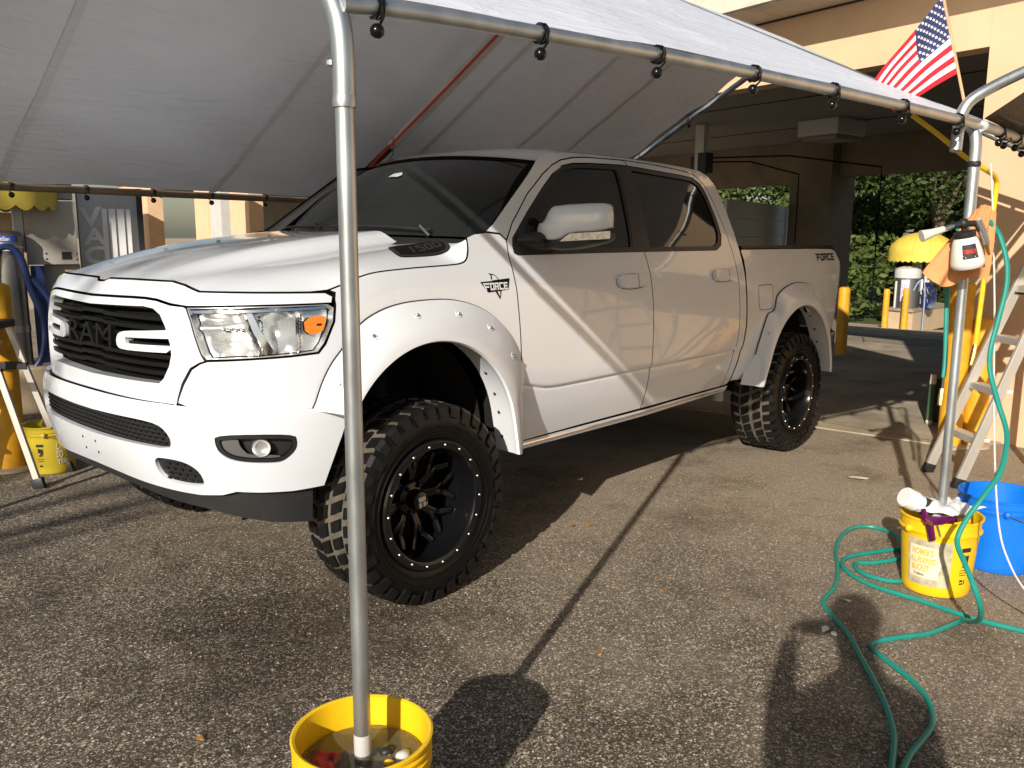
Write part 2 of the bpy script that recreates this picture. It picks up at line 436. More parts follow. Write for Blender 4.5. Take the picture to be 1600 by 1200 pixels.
W_b=smooth_tab([(.45,1.0),(.6,1.03),(.75,1.052),(.9,1.058),(.955,1.05),(.985,1.035),(1.02,1.02)])
def bump(s,z): 
    x,y=plan(s,A_b(z),W_b(z)); return (x,y,z)
Zc=smooth_tab([(-.75,1.625),(-.5,1.62),(-.2,1.605),(.2,1.565),(.5,1.52),(.75,1.465),(.85,1.435),(.92,1.40),(.97,1.36)])
def sstep(a,b,x):
    t=min(1,max(0,(x-a)/(b-a))); return t*t*(3-2*t)
def hood(x,y):
    ay=abs(y)
    z=Zc(x)
    fx=sstep(.95,.2,x)            # dome fades at the nose
    z-= (.015+.050*fx)*sstep(.36+.06*fx,.52+.06*fx,ay)      # shoulder of power dome
    z-= .012*(ay/.5)**2*(1-fx)*.6
    z-= .035*max(0,ay-.45)**2/.2
    if ay>.72: z-= .55*(ay-.72)**2*1.6
    z+= .010*math.exp(-(ay/.12)**2)*sstep(-.2,.9,x)*0
    # nose rolls down following plan curve
    return (x,y,z)
def wsx(v,h):   # windshield: v in [-1,1] across, h 0..1 up
    xb=-.28-.33*v*v; zb=1.60-.02*v*v
    xt=-.95-.12*v*v; zt=2.02-.045*v*v
    yb=.87*v; yt=.715*v
    bul=.035*math.sin(math.pi*h)
    return (xb+(xt-xb)*h+bul*.5, yb+(yt-yb)*h, zb+(zt-zb)*h+bul)
def roof(x,y):
    ay=abs(y); z=2.085-.04*(ay/.6)**2 -.03*max(0,(x+1.25))**2*2 - .018*max(0,-2.0-x)**2
    if x<-2.6: z-= .9*(-2.6-x)**2
    if x>-1.2: z-= .45*(x+1.2)**2
    return (x,y,z)
# ================================================================== pickup truck (front axle at the origin, nose towards +X)
truck=thing('pickup_truck','lifted white crew cab pickup truck with black off-road wheels parked under the canopy','truck',(0,0,0))
def XS(x): return SX-x+SEND          # side coordinate s of a body X
HL=[(.655,1.323),(.95,1.330),(1.205,1.331),(1.232,1.316),(1.227,1.264),(1.186,1.181),(1.158,1.148),(1.054,1.141),(.892,1.134),(.741,1.128),(.722,1.149),(.679,1.273)]
HF=[(0,1.401),(.03,1.402),(.055,1.413),(.265,1.416),(.53,1.416),(.607,1.404),(.69,1.382),(.974,1.379),(1.13,1.377)]           # hood front shut line
HS=catmull([(1.20,1.382),(1.27,1.405),(1.34,1.430),(1.43,1.446),(1.605,1.456),(1.85,1.464),(1.945,1.471),(1.985,1.490),(2.005,1.53),(2.009,1.585)],4)
FO=[(1.125,.927),(1.14,.957),(1.17,1.034),(1.209,1.101),(1.26,1.158),(1.338,1.242),(1.431,1.288),(1.538,1.312),(1.668,1.320),(1.82,1.316),(1.94,1.293),(2.047,1.253),(2.137,1.193),(2.211,1.115),(2.27,1.01),(2.297,.915),(2.318,.795),(2.335,.689),(2.35,.592),(2.335,.548)]
FDF=[(2.30,.575),(2.296,.70),(2.292,.894),(2.287,1.043),(2.283,1.157),(2.280,1.268),(2.279,1.357),(2.274,1.44),(2.268,1.50),(2.272,1.57)]
DT=[(2.337,1.653),(2.499,1.796),(2.657,1.901),(2.756,1.952),(2.855,1.986),(2.981,2.008),(3.137,2.019),(3.478,2.026),(3.784,2.024),(4.115,2.006),(4.25,1.992)]
DLF=[(2.309,1.545),(2.319,1.581),(2.466,1.706),(2.628,1.83),(2.747,1.912),(2.847,1.955),(2.953,1.974),(3.094,1.983),(3.378,1.992),(3.458,1.992)]
BELT=1.502
RD=[(4.30,1.975),(4.37,1.91),(4.41,1.80),(4.44,1.65),(4.465,1.5),(4.485,1.3),(4.493,1.0),(4.493,.60),(4.47,.58)]
ZB=.585                                             # bottom of doors
arch=[(XS(.50*math.cos(a)),.66+.53*math.sin(a)) for a in [R(k) for k in range(150,29,-10)]]   # rear to front
P_='paint'; M['signal']=mat('clear_signal',(.42,.42,.41),.22,metal=.5,var=.35,scale=60)
# hood laid between the shut lines: analytic dome corrected to meet the fender edges
hb=[Vector(body(s,z)) for s,z in resample(HF+HS,.03,False)]
hres=[(p.x,p.y,p.z-hood(p.x,p.y)[2]) for p in hb]
def hoodc(x,y):
    ay=abs(y); z=hood(x,ay)[2]; sw=0;sr=0;dm=1e9
    for a,b,r in hres:
        d2=(a-x)**2+(b-ay)**2+1e-5; w=1/d2**2; sw+=w; sr+=w*r; dm=min(dm,d2)
    return (x,y,z+sr/sw*math.exp(-math.sqrt(dm)/.22))
half=[(p.x,p.y) for p in hb]
rear=[(-.24-.16*(y/.93)**2,y) for y in [half[-1][1]*(1-k/8) for k in range(1,9)]]
out=half+rear[:-1]; loop=out+[rear[-1]]+[(x,-y) for x,y in reversed(out[1:])]
loop=loop[:-0] if False else loop
hoodp=panel('hood',[loop],hoodc,P_,truck,step=.045,depth=.03,gap=.005,ref=Vector((0,0,0)))
# hood centre crease lines, two raised ridges from the nose notch
for sd in (1,-1):
    VENT=chaikin([(-.10,.70),(-.15,.69),(-.34,.735),(-.37,.765),(-.325,.875),(-.28,.905),(-.05,.885),(-.02,.865),(-.06,.77)],2)
    vp=panel('hood_vent',[[(x,y) for x,y in VENT]],lambda x,y:hoodc(x,y),'trim',truck,step=.03,depth=.006,gap=0,off=.006,side=sd,ref=Vector((0,0,0)))
    vi=panel('vent_insert',[inset(VENT,.018)],lambda x,y:hoodc(x,y),'gap',vp,step=.03,depth=.002,gap=0,off=.0075,side=sd,ref=Vector((0,0,0)))
    dv=decal('vent_lettering',word('1500',.25),(lambda x,y,sd=sd:(lambda q:(q[0],q[1]*sd,q[2]))(hoodc((-.115-.175*x-.035*y) if sd>0 else (-.29+.175*x-.035*y),.860-.075*(1-y) if sd<0 else .860-.075*y))) if True else None,'trim',vp,off=.012,depth=.005,ref=Vector((0,0,0)))
# header strip between hood and grille shell
hdr=HF+[(1.19,1.376),(1.225,1.36)]+[(1.222,1.330),(1.205,1.331),(.95,1.330),(.655,1.3235),(.577,1.331),(.499,1.345),(.43,1.349),(.354,1.349),(0,1.342)]
hdr=hdr+[(-a,b) for a,b in reversed(hdr[1:-1])]
panel('header_panel',[hdr],body,P_,truck,step=.04,depth=.03,gap=.005)
# grille shell with its opening
sh=[(0,1.340),(.354,1.347),(.43,1.347),(.499,1.343),(.577,1.329),(.642,1.325),(.655,1.320),(.679,1.273),(.722,1.149),(.738,1.123),(.714,1.115),(.675,1.094),(.636,1.034),(.612,.975),(.602,.945),(.435,.935),(.184,.925),(0,.922)]
shl=sh+[(-a,b) for a,b in reversed(sh[1:-1])]
go=[(0,1.303),(.3,1.311),(.431,1.315),(.49,1.309),(.53,1.288),(.56,1.245),(.585,1.18),(.588,1.143),(.575,1.099),(.545,1.05),(.52,1.030),(.308,1.026),(0,1.019)]
gol=go+[(-a,b) for a,b in reversed(go[1:-1])]
shell=panel('grille_shell',[shl,gol],body,P_,truck,step=.035,depth=.05,rim=None)
panel('grille_backing',[inset(gol,-.02)],body,'gap',truck,step=.06,depth=0,off=-.075)
for z in (1.275,1.238,1.203,1.170,1.128,1.096,1.064):
    mb=MB(); w=.575 if z>1.06 else .55
    for k in (0,):
        pts=[]
        for i in range(41):
            s=-w+2*w*i/40; kink=.006 if abs(s)<.09 else 0
            n=normal_of(body,s,z,REF); pts.append((Vector(body(s,z+kink)),n))
        mb.grid(lambda u,v:pts[int(round(u*40))][0]+pts[int(round(u*40))][1]*(-.016-.045*v)+Vector((0,0,.008-.016*(0))),40,1)
        mb.grid(lambda u,v:pts[int(round(u*40))][0]+pts[int(round(u*40))][1]*(-.016)+Vector((0,0,.008-.016*v)),40,1)
        mb.grid(lambda u,v:pts[int(round(u*40))][0]+pts[int(round(u*40))][1]*(-.016-.045*v)+Vector((0,0,-.008)),40,1)
    mb.build('grille_bar','grille',truck)
for sd in (1,-1):
    br=chaikin([(.60,1.236),(.46,1.226),(.323,1.217),(.262,1.205),(.245,1.178),(.25,1.150),(.285,1.140),(.46,1.144),(.60,1.149)],1)
    bh=[(.315,1.191),(.583,1.202),(.592,1.175),(.32,1.167)]
    panel('grille_bracket',[br,bh],body,P_,truck,step=.03,depth=.035,gap=0,off=-.002,side=sd,rim=None)
V,F=text_mesh('RAM',1,0,space=1.0)
decal('grille_lettering',(V,F),lambda x,y:body(-.205+.41*x,1.143+.088*y),'grille',truck,off=.0,depth=.02)
# bumper
bt=[(0,.955),(.56,.958),(.66,.955),(.80,.952),(1.0,.946),(1.13,.938),(1.272,.930)]
bb=[(1.272,.885),(1.25,.82),(1.205,.71),(1.165,.616),(1.043,.609),(.921,.612),(.833,.618),(.776,.602),(.684,.596),(.489,.606),(.216,.620),(0,.623)]
bl=bt+bb; bl=bl+[(-a,b) for a,b in reversed(bl[1:-1])]
ik=[(0,.872),(.30,.880),(.44,.882),(.535,.875),(.578,.852),(.602,.816),(.592,.784),(.37,.783),(0,.774)]; ikl=ik+[(-a,b) for a,b in reversed(ik[1:-1])]
tow=chaikin([(.500,.735),(.512,.668),(.570,.640),(.703,.638),(.716,.660),(.700,.707),(.646,.736),(.56,.741)],2)
fog=chaikin([(.785,.853),(1.064,.846),(1.074,.81),(1.067,.778),(1.025,.742),(.99,.736),(.855,.746),(.802,.775),(.783,.815)],2)
mir=lambda lp:[(-a,b) for a,b in lp]
bumper=panel('front_bumper',[bl,chaikin(ikl,1),tow,mir(tow),fog,mir(fog)],bump,P_,truck,step=.030,depth=.02,gap=.002,rim=None)
it=panel('lower_intake',[inset(chaikin(ikl,1),-.015)],bump,'trim',truck,step=.05,depth=0,off=-.028)
mb=MB()
for r_ in range(5):
    for c in range(34):
        s0=-.58+1.16*(c+(r_%2)*.5)/34; z0=.795+.018*r_
        if abs(s0)>.56: continue
        n=normal_of(bump,s0,z0,REF); p=Vector(bump(s0,z0)); t=(Vector(bump(s0+.01,z0))-Vector(bump(s0-.01,z0))).normalized()
        mb.box(p-n*.022,(.026,.012,.005),ax=(t,n,Vector((0,0,1))))
mb.build('intake_mesh','satin',it,sm=False)
for sd in (1,-1):
    tp=panel('tow_hook_insert',[inset(tow,-.012)],bump,'trim',truck,step=.04,depth=0,off=-.016,side=sd)
    mb=MB()
    for r_ in range(4):
        for c in range(5):
            s0=.545+.035*c+(r_%2)*.015; z0=.652+.022*r_
            n=normal_of(bump,s0,z0,REF); p=Vector(bump(s0,z0)); p=p-n*.012
            if sd<0: p.y=-p.y; n=Vector((n.x,-n.y,n.z))
            mb.box(p,(.022,.01,.005),ax=(n.cross(Vector((0,0,1))).normalized(),n,Vector((0,0,1))))
    mb.build('insert_mesh','satin',tp,sm=False)
    # fog lamp pod
    pod=panel('fog_lamp_bezel',[fog,inset(fog,.016)],bump,'satin',truck,step=.03,depth=.02,gap=.001,off=-.002,side=sd)
    panel('pod_floor',[inset(fog,-.01)],lambda s,z:bump(s,z),'trim',pod,step=.04,depth=0,off=-.038,side=sd)
    lowr=[(.805,.782),(.86,.75),(.99,.742),(1.02,.748),(1.005,.764),(.90,.766),(.87,.80),(.862,.836),(.80,.838)]
    panel('bezel_lower',[chaikin(lowr,1)],bump,mat('grey_bezel',(.10,.10,.10),.4,var=.05) if 'grey_bezel' not in bpy.data.materials else bpy.data.materials['grey_bezel'],pod,step=.03,depth=.01,gap=0,off=-.012,side=sd)
    n=normal_of(bump,.945,.795,REF); p=Vector(bump(.945,.795))-n*.03
    if sd<0: p.y=-p.y; n=Vector((n.x,-n.y,n.z))
    mb=MB(); mb.lathe([(.001,.006),(.02,.006),(.026,.010),(.030,.02),(.034,.024),(.034,-.01)],p,n,20); mb.build('fog_lamp','reflector',pod)
    mb=MB(); mb.lathe([(.001,.027),(.018,.026),(.031,.021)],p,n,20); mb.build('lamp_lens','clear',pod)
# number-plate screw holes in the bumper
for s0,z0 in ((-.05,.735),(.07,.735),(-.05,.685),(.07,.685)):
    mb=MB(); mb.lathe([(.001,.0),(.006,.0)],Vector(bump(s0,z0))+Vector((.0015,0,0)),(1,0,0),8); mb.build('screw_hole','gap',truck)
# black valance under the bumper
val=[(0,.63),(1.10,.63),(1.13,.61),(1.12,.46),(.95,.475),(.68,.53),(.3,.565),(0,.57)]; val=val+[(-a,b) for a,b in reversed(val[1:-1])]
panel('lower_valance',[val],lambda s,z:bump(s,.62+.25*(z-.62))[:2]+(z,),'trim',truck,step=.06,depth=.02,off=-.03)
# headlamps
for sd in (1,-1):
    hl=thing('headlamp',None,None,(0,0,0)); del_=[hl.pop(k) for k in ('label','category') if k in hl]; hl.parent=truck
    rec=lambda d:(lambda s,z:tuple(Vector(body(s,z))-normal_of(body,s,z,REF)*d))
    panel('lamp_bezel',[HL,inset(HL,.006)],body,'reflector',hl,step=.03,depth=.05,gap=.002,off=-.003,side=sd,rim=None)
    # bowl floor: chrome, dished, with reflector bowls
    def bowl(s,z):
        d=.055
        for cs,cz,rs_,rz_,k in ((.82,1.19,.09,.055,.05),(1.0,1.235,.075,.085,.065),(.76,1.285,.07,.03,.03)):
            q=((s-cs)/rs_)**2+((z-cz)/rz_)**2
            if q<1: d+=k*(1-q)
        d-=.03*math.exp(-((s-.905-(1.23-z)*.35)/.014)**2)+.022*math.exp(-((z-1.248-(s-.7)*.02)/.010)**2)*(1 if s<.88 else 0)
        d-=.03*math.exp(-((s-1.085)/.012)**2)
        return tuple(Vector(body(s,z))-normal_of(body,s,z,REF)*d)
    panel('lamp_reflector',[inset(HL,.008)],bowl,'reflector',hl,step=.014,depth=0,gap=0,side=sd)
    am=[(1.112,1.282),(1.205,1.290),(1.203,1.262),(1.188,1.222),(1.118,1.216)]
    ap=panel('turn_signal',[chaikin(am,1)],rec(.022),'amber',hl,step=.02,depth=.03,gap=0,side=sd)
    panel('signal_slot',[[(1.165,1.258),(1.185,1.258),(1.184,1.250),(1.165,1.250)]],rec(.0205),'gap',ap,step=.02,depth=.001,gap=0,side=sd)
    panel('lamp_fin',[[(.88,1.318),(.905,1.318),(.945,1.24),(1.0,1.148),(.965,1.147),(.915,1.235)]],rec(.03),'chrome',hl,step=.02,depth=.02,gap=0,side=sd)
    panel('daytime_strip',[[(.665,1.315),(1.2,1.324),(1.2,1.314),(.668,1.303)]],rec(.02),'chrome',hl,step=.03,depth=.02,gap=0,side=sd)
    for cs,cz,rr in ((1.0,1.24,.020),(.80,1.195,.018)):
        n=normal_of(body,cs,cz,REF); p=Vector(body(cs,cz))-n*.085
        if sd<0: p.y=-p.y; n=Vector((n.x,-n.y,n.z))
        mb=MB(); mb.ball(p,rr,14); mb.build('projector_bulb','clear',hl)
    panel('lamp_lens',[inset(HL,.010)],body,'clear',hl,step=.03,depth=0,gap=0,off=-.006,side=sd)
# fenders
for sd in (1,-1):
    fl=[(.745,1.124),(.716,1.114),(.680,1.091),(.641,1.030),(.618,.984),(.606,.956),(.66,.940),(.80,.938),(.96,.932),(1.12,.928),(1.17,.925)]
    fl+=[(1.26,1.0),(1.32,1.06),(1.40,1.12)]+[(XS(.40*math.cos(a)),.70+.50*math.sin(a)) for a in [R(k) for k in (60,75,90,105,120)]]+[(2.02,1.09),(2.11,.99),(2.17,.86),(2.19,.70),(2.19,.60)]
    fl+=[(2.285,.585)]+FDF[1:]+[(2.235,1.60),(2.14,1.607),(2.06,1.600)]+list(reversed(HS))+[(1.232,1.372),(1.232,1.345),(1.236,1.327),(1.236,1.312),(1.231,1.262),(1.190,1.178),(1.160,1.145),(1.054,1.138),(.892,1.131)]
    panel('front_fender',[fl],body,P_,truck,step=.04,depth=.02,side=sd)
    # cowl end piece
    # doors
    fd=FDF+DT[:8]+[(3.474,1.992)]+list(reversed(DLF[:-1]))+[(2.312,1.512),(2.335,BELT),(3.02,BELT+.003),(3.424,BELT+.003),(3.438,1.40),(3.444,1.2),(3.440,.93),(3.44,ZB),(2.9,ZB-.002)]
    cz0=lambda x0:.838+.045*math.exp(-((-.62-x0)/.16)**2) if x0<-.6 else .885
    cre=[(s_,cz0(SX-s_+SEND)+d_) for s_ in [2.31+.02*i for i in range(112)] for d_ in (-.020,-.011,-.005,0,.005,.011,.020)]
    door=panel('front_door',[fd],body,P_,truck,extra=cre,step=.026,depth=.02,side=sd)
    rd=[(3.478,1.992)]+[(3.478,2.026)]+DT[8:]+RD+[(3.95,ZB),(3.44,ZB),(3.44,.93),(3.444,1.2),(3.438,1.40),(3.424,BELT+.003),(3.8,BELT+.003),(4.132,BELT+.002),(4.26,1.505),(4.335,1.535),(4.372,1.60),(4.368,1.717),(4.345,1.844),(4.312,1.925),(4.24,1.962),(4.074,1.972),(3.716,1.985)]
    rdoor=panel('rear_door',[rd],body,P_,truck,extra=cre,step=.026,depth=.02,side=sd)
    # door glass and black surrounds
    dlo=[(2.309,1.545)]+DLF[1:]+[(3.48,1.994),(3.716,1.988),(4.074,1.975),(4.24,1.965),(4.316,1.927),(4.348,1.846),(4.371,1.717),(4.375,1.60),(4.338,1.533),(4.262,1.503),(4.132,1.499),(3.424,1.499),(2.335,1.499),(2.312,1.510)]
    g1=[(2.36,1.56),(2.49,1.69),(2.655,1.815),(2.77,1.892),(2.86,1.932),(2.96,1.95),(3.10,1.958),(3.33,1.964),(3.325,1.80),(3.31,1.60),(3.30,1.532),(2.42,1.532),(2.372,1.538)]
    g2=[(3.50,1.968),(3.72,1.960),(4.07,1.948),(4.20,1.942),(4.27,1.912),(4.31,1.84),(4.335,1.715),(4.338,1.61),(4.305,1.555),(4.25,1.532),(3.50,1.531),(3.495,1.60),(3.497,1.8)]
    panel('window_trim',[inset(dlo,.0005),g1,g2],body,'satin',truck,step=.04,depth=.012,gap=.001,off=-.003,side=sd)
    panel('window_glass',[inset(g1,-.006)],body,'glass',door,step=.05,depth=0,gap=0,off=-.011,side=sd)
    panel('window_glass',[inset(g2,-.006)],body,'glass',rdoor,step=.05,depth=0,gap=0,off=-.011,side=sd)
    panel('pillar_cover',[[(3.345,1.962),(3.474,1.968),(3.470,1.80),(3.462,1.6),(3.458,1.535),(3.318,1.535),(3.33,1.65),(3.342,1.82)]],body,'satin',truck,step=.05,depth=.01,gap=.001,off=-.0005,side=sd)
    # cab side: A pillar, roof rail, C pillar
    we=[(2.075,1.604),(2.147,1.618),(2.2,1.648),(2.319,1.736),(2.444,1.826),(2.561,1.912),(2.64,1.972),(2.741,2.012),(2.912,2.036),(3.1,2.044),(3.5,2.050),(4.0,2.046),(4.30,2.034)]
    cp=[(4.42,2.02),(4.485,1.98),(4.52,1.92),(4.545,1.80),(4.56,1.65),(4.57,1.5),(4.583,1.3),(4.587,1.0),(4.587,.60),(4.56,.582)]
    cs=we+cp+list(reversed(RD))[0:]+list(reversed(DT))+[(2.272,1.572),(2.235,1.602),(2.14,1.610)]
    panel('cab_side',[cs],body,P_,truck,step=.045,depth=.02,side=sd)
    # rocker
    panel('rocker_panel',[[(2.305,.578),(2.9,.578),(3.44,.578),(4.0,.578),(4.585,.575),(4.585,.535),(3.4,.53),(2.33,.53)]],body,P_,truck,step=.06,depth=.05,gap=.002,off=.004,side=sd)
    mb=MB(); mb.tube([Vector(body(s,.556))*1 and (lambda p:(p[0],(p[1]+.006)*sd,p[2]))(body(s,.556)) for s in [2.36+.05*i for i in range(44)]],.007,8); mb.build('rocker_strip','chrome',truck)
    # bed side
    RO=[(4.79,.562),(4.80,.666),(4.812,.836),(4.852,.98),(4.9,1.055),(4.976,1.067),(5.018,1.1),(5.036,1.165),(5.139,1.215),(5.29,1.247),(5.446,1.251),(5.605,1.234),(5.74,1.186),(5.85,1.112),(5.92,1.03),(5.97,.94),(6.0,.84),(6.01,.7),(6.01,.56)]
    bs=[(4.597,.60),(4.597,1.0),(4.593,1.3),(4.600,1.44),(4.585,1.495),(4.60,1.506),(5.2,1.505),(5.9,1.500),(6.20,1.495),(6.262,1.478),(6.30,1.43),(6.318,1.40),(6.318,1.375),(6.20,1.035),(6.20,.86),(6.17,.80),(6.10,.62),(6.02,.60)]
    bs+=[(5.96,.62),(5.94,.80),(5.86,.97)]+[(XS(-3.672+.45*math.cos(a)),.62+.52*math.sin(a)) for a in [R(k) for k in (130,115,100,90,80,65,50)]]+[(4.96,.93),(4.88,.80),(4.86,.60)]
    bedp=panel('bed_side',[bs],body,P_,truck,step=.045,depth=.02,side=sd)
    if sd>0:
        fu=chaikin([(4.77,1.262),(4.97,1.262),(4.985,1.25),(4.985,1.10),(4.97,1.085),(4.80,1.085),(4.77,1.10),(4.76,1.25)],2)
        panel('fuel_door',[fu,inset(fu,.004)],body,'gap',truck,step=.03,depth=0,gap=0,off=.0012,side=sd,rs=.02)
    # black rail cap on the bed
    panel('bed_rail_cap',[[(4.60,1.509),(5.2,1.508),(5.9,1.503),(6.2,1.498),(6.26,1.486),(6.26,1.51),(6.19,1.522),(4.60,1.530)]],body,'trim',truck,step=.06,depth=.07,gap=0,off=.003,side=sd)
    # tail lamp, wraps the corner
    tl=thing('tail_lamp',None,None,(0,0,0)); [tl.pop(k) for k in ('label','category') if k in tl]; tl.parent=truck
    mb=MB()
    pa=[(6.318,1.372),(6.295,1.30),(6.25,1.17),(6.205,1.04)]
    A=[Vector(body(s,z)) for s,z in pa]
    mb.grid(lambda u,v:(lambda p:Vector((p.x-.055*v**.7*(1),(p.y-.10*v*v+.002)*sd,p.z)))(A[int(round(u*3))]),3,5); mb.build('lens','red',tl)
    mb=MB(); mb.grid(lambda u,v:(lambda p:Vector((p.x-.057*v**.7,(p.y-.10*v*v+.004)*sd,p.z)))(A[2]+(A[3]-A[2])*(.35+.55*u)),2,5); mb.build('reverse_lens','chrome',tl)
    # mirror
    mi=thing('side_mirror',None,None,(0,0,0)); [mi.pop(k) for k in ('label','category') if k in mi]; mi.parent=truck
    def mshape(prof,x0,x1,taper,name,m_,zf=0):
        pass
    mo=Vector((-.945,1.085*sd,1.600)); 
    outl=chaikin([(-.20,.050),(-.16,.060),(-.125,.130),(-.085,.150),(.18,.160),(.228,.145),(.238,.10),(.236,.015),(.0,.0),(-.08,-.045),(-.195,-.04)],1)   # seen from outside: x rearwards-out, z
    ux=Vector((-.42,.90*sd,0)).normalized(); uz=Vector((0,0,1))*.95; un=Vector((.90,.42*sd,0)).normalized(); ux*=.95
    mb=MB(); cx,cz=.03,.06
    for k in range(6):
        t0=k/6*math.pi/2;t1=(k+1)/6*math.pi/2
        n=len(outl)
        r0,r1=math.cos(t0)**.32,max(.02,math.cos(t1))**.32; d0,d1=.075*math.sin(t0),.075*math.sin(t1)
        ring=lambda r,d:[mo+ux*((x-cx)*r+cx)*.92+uz*((z-cz)*r+cz)+un*d for x,z in outl]
        mb.add(ring(r0,d0)+ring(r1,d1),[(i,(i+1)%n,(i+1)%n+n,i+n) for i in range(n)])
    mb.add(ring(r1,d1),[tuple(range(n))]); mb.build('mirror_cap','paint',mi,ang=60)
    mb=MB(); lo=chaikin([(-.19,-.02),(-.10,-.043),(.0,.001),(.236,.016),(.236,-.025),(.16,-.055),(-.02,-.085),(-.14,-.075),(-.19,-.055)],1)
    n=len(lo); ring=lambda r,d:[mo+ux*((x-.03)*r+.03)*.92+uz*((z+.03)*r-.03)+un*d for x,z in lo]
    for r0,d0,r1,d1 in ((1,-.09,1.0,.03),(1,.03,.8,.06),(.8,.06,.05,.065)):
        mb.add(ring(r0,d0)+ring(r1,d1),[(i,(i+1)%n,(i+1)%n+n,i+n) for i in range(n)])
    mb.build('mirror_base','satin',mi,ang=60)
    mb=MB(); mb.add([mo+ux*x*.92+uz*z-un*.0 for x,z in outl],[tuple(range(len(outl)))])
    mb.add([mo+ux*x*.92+uz*z+un*d for d in(0,-.06) for x,z in outl],[(i,(i+1)%len(outl),(i+1)%len(outl)+len(outl),i+len(outl)) for i in range(len(outl))]); mb.build('mirror_frame','satin',mi)
    tsig=[(.01,.004),(.232,.017),(.232,-.022),(-.05,-.036),(-.02,-.012)]
    mb=MB(); mb.add([mo+ux*x*.92+uz*z+un*(.066-.13*abs(x-.03)**2) for x,z in resample(tsig,.02)],[tuple(range(len(resample(tsig,.02))))]); mb.build('mirror_signal','signal',mi)
    mb=MB(); mb.tube([Vector((-.72,.93*sd,1.57)),Vector((-.76,.98*sd,1.575)),mo+ux*(-.13)+uz*(-.03)],[.034,.034,.04],12); mb.tube([Vector((-.72,.93*sd,1.555)),mo+ux*(-.12)+uz*(-.05)],[.03,.035],10); mb.build('mirror_arm','satin',mi)
    # door handles
    for par,s0 in ((door,3.105),(rdoor,4.148)):
        h0=lambda x,z:body(s0+x,z)
        hx=chaikin([(.0,1.373),(.03,1.380),(.26,1.376),(.275,1.36),(.272,1.325),(.25,1.312),(.03,1.308),(.005,1.32)],2)
        hp=panel('door_handle',[[(a,b) for a,b in hx]],h0,'paint',par,step=.03,depth=.035,gap=0,off=.028,side=sd,rim=None)
        cup=chaikin([(-.01,1.385),(.285,1.385),(.285,1.30),(-.01,1.30)],2)
        panel('recess_shade_line',[cup,inset(cup,.0035)],h0,'gap',hp,step=.03,depth=0,gap=0,off=.0012,side=sd,rs=.02)  # thin dark outline painted as the shade round the handle
        panel('handle_seam',[[(.165,1.381),(.169,1.381),(.169,1.305),(.165,1.305)]],h0,'gap',hp,step=.03,depth=0,gap=0,off=.0288,side=sd)
# black sheets that paint the shade inside the panel gaps
for sd in (1,-1):
    ln=[(.55,.95),(1.18,.95),(1.30,1.06),(1.42,1.16),(1.6,1.22),(1.78,1.22),(1.95,1.16),(2.08,1.05),(2.16,.9),(2.18,.6),(3.3,.57),(4.84,.58),(4.86,.85),(4.97,1.0),(5.1,1.12),(5.33,1.17),(5.55,1.12),(5.75,1.0),(5.93,.86),(5.98,.62),(6.1,.66),(6.16,.86),(6.17,1.1),(6.25,1.42),(6.2,1.46),(4.6,1.47),(4.5,1.9),(4.40,1.98),(4.2,2.0),(3.5,2.015),(2.95,2.0),(2.7,1.94),(2.45,1.78),(2.25,1.62),(2.05,1.58),(1.98,1.47),(1.3,1.42),(1.2,1.36),(.6,1.36)]
    lh=inset(dlo,-.01)
    lampz=[(.64,1.34),(1.25,1.345),(1.25,1.11),(.70,1.10)]
    panel('gap_shade_liner',[ln,lh,lampz],body,'gap',truck,step=.09,depth=0,off=-.022,side=sd)
sg_=[(-.59,.952),(.59,.952),(.58,.925),(-.58,.925)]
panel('slot_shade_strip',[sg_],body,'gap',truck,step=.05,depth=0,gap=0,off=.003)  # black strip painting the shade in the slot below the grille
hb2=[(x*.985-.005,y*.975) for x,y in loop]
panel('hood_shade_liner',[hb2],lambda x,y:(x,y,hoodc(x,y)[2]-.03),'gap',truck,step=.1,depth=0,gap=0,ref=Vector((0,0,0)))
# windshield, roof, rear of cab
def wsf(v,h): return wsx(v,h)
wsl=[(-1,.0),(-.5,.0),(0,0),(.5,0),(1,0),(1.0,.25),(1.0,.5),(1.0,.75),(1,.97),(.5,.985),(0,.99),(-.5,.985),(-1,.97),(-1,.5)]
mb=MB(); mb.grid(lambda u,v:wsx(-1.055+2.11*u,v*1.0),30,16); ws=mb.build('windshield','glass',truck)
fr=MB()
for sd in (1,-1):
    fr.grid(lambda u,v:Vector(wsx(sd*(1.05-.055*v),u))+Vector((.004,0,.004)),16,1)
fr.grid(lambda u,v:Vector(wsx(-1+2*u,.995-.03*v))+Vector((.004,0,.004)),24,1)
fr.build('windshield_border','gap',truck)
mb=MB(); mb.grid(lambda u,v:Vector(wsx(-1.03+2.06*u,0))+Vector((.27*v,0,-.01-.045*v)),24,4); mb.build('cowl_panel','trim',truck)
for y0,y1 in ((.62,.05),(-.02,-.6)):
    mb=MB(); mb.tube([Vector(wsx(y0/.86+(y1-y0)/.86*k/8,.012+.018*math.sin(k/8*2.4)))+Vector((.025,0,.022)) for k in range(9)],.008,6); mb.tube([Vector(wsx(y0/.86,.0))+Vector((.03,0,.0)),Vector(wsx(y0/.86+.1*(y1-y0),.035))+Vector((.035,0,.028))],.011,6); mb.build('wiper','satin',truck)
mb=MB(); mb.box(Vector(wsx(.14,.70))+Vector((-.03,0,-.012)),(.01,.11,.045),ax=(Vector((.6,0,.8)),Vector((0,1,0)),Vector((-.8,0,.6)))); mb.build('mirror_back','satin',ws)
